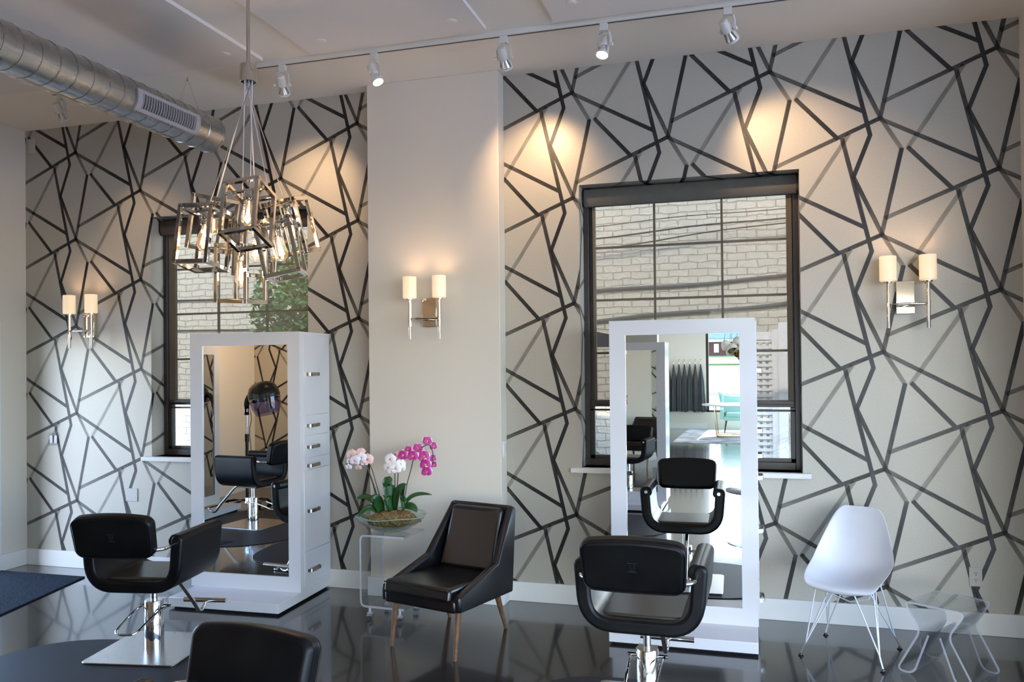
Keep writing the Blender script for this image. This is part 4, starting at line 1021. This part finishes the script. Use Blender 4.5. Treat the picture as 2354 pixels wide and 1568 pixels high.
# product shelves opposite the left-wall station (double reflection)
def shelves():
    r = empty('product_shelf', (-3.2, -5.72, 0), 0, 'white wall shelving with hair products seen deep in the left mirror', 'shelf')
    W_ = .8
    bm = box(NB(), -W_ / 2, W_ / 2, .0, .02, .2, 2.4); obj('back_panel', bm, TRIMW, r)
    for k in range(7): obj('shelf_board', box(NB(), -W_ / 2, W_ / 2, .02, .24, .3 + k * .32, .32 + k * .32), TRIMW, r)
    for s in (-1, 1): obj('side_panel', box(NB(), s * W_ / 2 - .012, s * W_ / 2 + .012, .0, .25, 0, 2.4), TRIMW, r)
    cols = {'black': (.02, .02, .02), 'white': (.8, .8, .8), 'green': (.02, .35, .14), 'brown': (.12, .06, .04), 'teal': (.05, .3, .3)}
    ms = {k: mat('bottle_' + k, v, .3, noise=(9, tuple(min(1, c * 1.15) for c in v))) for k, v in cols.items()}
    for row, cs in ((2, ['green', 'teal', 'green', 'black']), (3, ['white', 'white', 'black', 'white']), (4, ['brown', 'black', 'brown', 'white'])):
        for i in range(6):
            c = cs[i % 4]; x = -3.2 - .32 + i * .125; z = .321 + row * .32
            e = empty('bottle', (x, -5.72 + .15, z), 0, '%s product bottle, %s on the %s bottle shelf' % (c, ['first', 'second', 'third', 'fourth', 'fifth', 'sixth'][i], {2: 'lowest', 3: 'middle', 4: 'top'}[row]), 'bottle', 'product bottles on the shelves')
            bm = NB(); lathe(bm, [(0, 0), (.028, 0), (.030, .01), (.030, .13), (.012, .15), (.012, .16), (0, .16)], 16); obj('bottle_body', bm, ms[c], e)
            bm = NB(); lathe(bm, [(.014, .16), (.014, .19), (0, .192)], 12); obj('cap', bm, ms['black'], e)
shelves()

# ------------------------------------------------------------------ outdoors
def brick_mat(name, c1, c2, mort, scale=1.0):
    m = bpy.data.materials.new(name); m.use_nodes = True; nt = m.node_tree; b = nt.nodes['Principled BSDF']; b.inputs['Roughness'].default_value = .9
    tc = nt.nodes.new('ShaderNodeTexCoord'); mp = nt.nodes.new('ShaderNodeMapping'); mp.inputs['Rotation'].default_value = (PI / 2, 0, 0)
    ns = nt.nodes.new('ShaderNodeTexNoise'); ns.inputs['Scale'].default_value = 7
    ad = nt.nodes.new('ShaderNodeVectorMath'); ad.operation = 'MULTIPLY_ADD'; ad.inputs[1].default_value = (.05, .05, .05)
    nt.links.new(tc.outputs['Object'], ns.inputs['Vector']); nt.links.new(ns.outputs['Color'], ad.inputs[0]); nt.links.new(tc.outputs['Object'], ad.inputs[2]); nt.links.new(ad.outputs[0], mp.inputs[0])
    br = nt.nodes.new('ShaderNodeTexBrick'); br.inputs['Scale'].default_value = 1; br.inputs['Brick Width'].default_value = .21 * scale; br.inputs['Row Height'].default_value = .080 * scale; br.inputs['Mortar Size'].default_value = .006
    br.inputs['Mortar Smooth'].default_value = .6
    br.inputs['Color1'].default_value = (*c1, 1); br.inputs['Color2'].default_value = (*c2, 1); br.inputs['Mortar'].default_value = (*mort, 1)
    nt.links.new(mp.outputs[0], br.inputs['Vector'])
    n3 = nt.nodes.new('ShaderNodeTexNoise'); n3.inputs['Scale'].default_value = 1.4; n3.inputs['Detail'].default_value = 5; nt.links.new(tc.outputs['Object'], n3.inputs['Vector'])
    rp = nt.nodes.new('ShaderNodeValToRGB'); rp.color_ramp.elements[0].position = .70; rp.color_ramp.elements[1].position = .73
    mx = nt.nodes.new('ShaderNodeMix'); mx.data_type = 'RGBA'; mx.inputs['B'].default_value = (.50, .22, .17, 1)
    nt.links.new(n3.outputs['Fac'], rp.inputs[0]); nt.links.new(rp.outputs[0], mx.inputs['Factor']); nt.links.new(br.outputs['Color'], mx.inputs['A']); nt.links.new(mx.outputs['Result'], b.inputs['Base Color'])
    bp = nt.nodes.new('ShaderNodeBump'); bp.inputs['Strength'].default_value = 1.0; bp.inputs['Distance'].default_value = .03; bp.invert = True
    n4 = nt.nodes.new('ShaderNodeTexNoise'); n4.inputs['Scale'].default_value = 30; nt.links.new(tc.outputs['Object'], n4.inputs['Vector'])
    a2 = nt.nodes.new('ShaderNodeMath'); a2.operation = 'MULTIPLY_ADD'; a2.inputs[1].default_value = -.4
    nt.links.new(n4.outputs['Fac'], a2.inputs[0]); nt.links.new(br.outputs['Fac'], a2.inputs[2]); nt.links.new(a2.outputs[0], bp.inputs['Height']); nt.links.new(bp.outputs[0], b.inputs['Normal'])
    return m
BRICK = brick_mat('painted_brick', (.37, .32, .24), (.355, .305, .228), (.29, .245, .18))
bm = box(NB(), -11, 4.5, 3.5, 3.8, -.4, 6.5); o = obj('brick_building', bm, BRICK, flat=True); tag(o, 'cream painted brick building wall outside the back windows', 'building')
GROUND = mat('pavement', (.56, .57, .58), .9, noise=(3, (.48, .49, .50)))
GRASS = mat('lawn', (.08, .13, .03), .95, noise=(12, (.13, .17, .05)))
bm = box(NB(), -40, 40, -80, 30, -.25, -.13); struct('ground', bm, GROUND, flat=True)
bm = NB(); box(bm, -30, 30, -52, -47, -.13, -.10); prism(bm, [(-101.1, 1.4), (-101.1, 1.85), (-122, 3.1), (-122, 1.4)], 'x', -60, 60); o = obj('grass_verge', bm, GRASS, flat=True); tag(o, 'green grass verges along the street in the right mirror', 'grass', kind='stuff')
bm = prism(NB(), [(-56, -.14), (-101, 1.6), (-101, -.3), (-56, -.3)], 'x', -70, 70); struct('ground_slope', bm, GROUND, flat=True)
h = empty('brick_house', (0, -125, 3.1), 0, 'red brick house with white porch across the street in the right mirror', 'house')
o = obj('wall', box(NB(), -14, 14, -2, 2, -.13, 2.6), brick_mat('red_brick', (.12, .035, .025), (.10, .03, .02), (.2, .15, .12)), h, flat=True); bm.free()
obj('roof', prism(NB(), [(-3, 2.6), (3, 2.6), (0, 6.5)], 'x', -15, 15), mat('slate_roof', (.16, .20, .26), .8, noise=(3, (.2, .24, .3))), h, flat=True)
obj('porch_trim', box(NB(), -14, 14, 2.0, 2.3, 2.1, 2.6), TRIMW, h, flat=True)
for x in (-11, -9, -7, -5, -3, -1, 1, 3, 5, 7): obj('window', box(NB(), x - .35, x + .35, 2, 2.06, .5, 1.8), TRIMW, h, flat=True)

CABLE = mat('cable_black', (.008, .008, .008), .8, spec=.1, noise=(5, (.012, .012, .012)))
CONDUIT = mat('conduit_grey', (.035, .036, .038), .7, spec=.2, noise=(5, (.05, .05, .052)))  # darkened so the pipes read as shadow lines: shade put into the colour
for (za, zb, rad, m_, nm, lb) in ((3.272, 3.352, .005, CABLE, 'cable', 'thin topmost black cable crossing the brick wall in the right window'),
                                  (3.139, 3.250, .009, CABLE, 'cable', 'thick black cable second from the top in the right window'),
                                  (3.017, 3.200, .007, CABLE, 'cable', 'black cable third from the top, steepest of the three'),
                                  (2.541, 2.632, .018, CONDUIT, 'conduit_pipe', 'grey conduit pipe crossing the middle of the right window'),
                                  (2.212, 2.352, .020, CONDUIT, 'conduit_pipe', 'grey conduit pipe just above the right mirror station')):
    sl_ = (zb - za) / 2.08
    bm = NB(); pts = []; yy_ = {3.272: 3.22, 3.139: 3.30, 3.017: 3.38}.get(za, 3.5 - rad)
    f_ = (yy_ + 5.73) / (3.22 + 5.73); za = 1.71 + (za - 1.71) * f_; xa, xb = -3.2, 2.4
    for k in range(29): t = k / 28; x = xa + (xb - xa) * t; pts.append((x, yy_, za + (x + 1.68) * sl_ + .012 * math.sin(x * 3.1 + za * 5)))
    if nm == 'cable': pts = [(xa - .8, 3.49, pts[0][2] - .1)] + pts + [(xb + .8, 3.49, pts[-1][2] + .1)]
    tube(bm, pts, rad, 8); o = obj(nm, bm, m_); tag(o, lb, 'cable' if nm == 'cable' else 'pipe', 'lines strung along the alley')
for (z, rad, lb) in ((2.60, .020, 'upper grey conduit pipe outside the left window'), (2.197, .017, 'lower grey conduit pipe outside the left window')):
    bm = NB(); tube(bm, [(-9, 3.5 - rad, z + .06), (-3.6, 3.5 - rad, z + .01)], rad, 8); o = obj('conduit_pipe', bm, CONDUIT); tag(o, lb, 'pipe', 'conduit pipes outside the left window')

def lattice():
    r = empty('lattice_screen', (.06, 3.2, -.31), 0, 'cream wooden privacy lattice outside the lower right of the window', 'lattice screen')
    LW = mat('lattice_cream', (.55, .50, .44), .7, noise=(9, (.58, .53, .47)))
    bm = NB(); p = .0556; x = -.62
    k = 0
    while x < .12: box(bm, x, x + .0285, .0, .012, .05, 1.97); x += p
    z = .08
    while z < 1.93: box(bm, -.63, .13, -.012, 0, z, z + .026); z += .0537
    r.scale = (1.18, 1, 1.18); obj('lattice_strips', bm, LW, r, flat=True)
    bm = NB(); box(bm, .13, .185, -.03, .03, -.13, 2.02); box(bm, -.63, .13, -.02, .02, 1.93, 2.0); obj('lattice_frame', bm, LW, r, flat=True)
    bm = box(NB(), .185, .262, -.05, .05, -.13, 2.08); obj('post', bm, LW, r, flat=True)
lattice()
LEAFG = mat('tree_leaf', (.07, .19, .035), .5, noise=(3, (.16, .32, .08)), sheen=.1)
LEAFD = mat('tree_leaf_dark', (.03, .09, .025), .5, noise=(3, (.06, .14, .04)))
def foliage(name, c, rad, n, lsz, m, label, cat, trunk=None):
    r = empty(name, (c[0], c[1], -.13), 0, label, cat)
    bm = NB()
    for k in range(n):
        d = Vector((random.gauss(0, 1), random.gauss(0, 1), random.gauss(0, 1))).normalized() * random.random() ** .4
        p = Vector((d.x * rad[0], d.y * rad[1], c[2] + .13 + d.z * rad[2])); M = Matrix.Translation(p) @ Euler((random.random() * 6, random.random() * 6, random.random() * 6)).to_matrix().to_4x4(); s = lsz * random.uniform(.6, 1.3)
        f = bm.faces.new([bm.verts.new(M @ Vector(q)) for q in ((0, -s, 0), (s * .45, 0, s * .1), (0, s, 0), (-s * .45, 0, s * .1))]); f.material_index = random.random() < .4
    obj('foliage', bm, [m, LEAFD], r, flat=True)
    bm = NB(); tube(bm, [(0, 0, 0), (.05, 0, (c[2] - rad[2] * .3) * .6), (.0, 0, c[2])], [.09 if trunk else .02, .07 if trunk else .015, .03 if trunk else .01], 8); obj('trunk', bm, mat('bark', (.10, .07, .05), .9, noise=(20, (.14, .1, .07))) if 'bark' not in bpy.data.materials else bpy.data.materials['bark'], r)
foliage('leafy_tree', (-4.75, 2.45, 2.35), (.75, .5, .85), 3800, .05, LEAFG, 'leafy green tree outside the left window behind the chandelier', 'tree', True)
foliage('garden_shrub', (-1.62, 1.7, .75), (.26, .26, .62), 1500, .022, LEAFG, 'small green shrub at the lower left of the right window', 'shrub')
def grass_tuft():
    bm = NB()
    for k in range(90):
        a = random.uniform(0, 2 * PI); l = random.uniform(.3, .6); h_ = random.uniform(.9, 1.3); b = Vector((random.uniform(-.06, .06), random.uniform(-.06, .06), 0)); d = Vector((math.cos(a), math.sin(a), 0))
        pts = [b, b + d * l * .2 + Vector((0, 0, h_ * .6)), b + d * l * .6 + Vector((0, 0, h_)), b + d * l + Vector((0, 0, h_ * .92))]
        tube(bm, pts, [.003, .003, .002, .0008], 4)
    o = obj('ornamental_grass', bm, mat('grass_blade', (.20, .36, .10), .6, noise=(4, (.35, .45, .2)))); o.location = (.62, 1.15, -.13); tag(o, 'tuft of tall ornamental grass outside the right window', 'ornamental grass')
grass_tuft()
r = empty('awning', (-1.9, 2.2, 1.9), 0, 'dark blue-grey sloping awning outside the left side of the right window', 'awning')
obj('canopy', prism(NB(), [(-.9, .0), (.95, .0), (.95, .03), (.40, .16), (-.9, .42), (-.9, .3)], 'y', -.25, .25), mat('awning_cloth', (.04, .05, .07), .8, noise=(9, (.05, .06, .08))), r, flat=True)
obj('support_pole', cyl(NB(), (-.6, 0, -2.03), (-.6, 0, .05), .02, n=10), BRONZE, r)
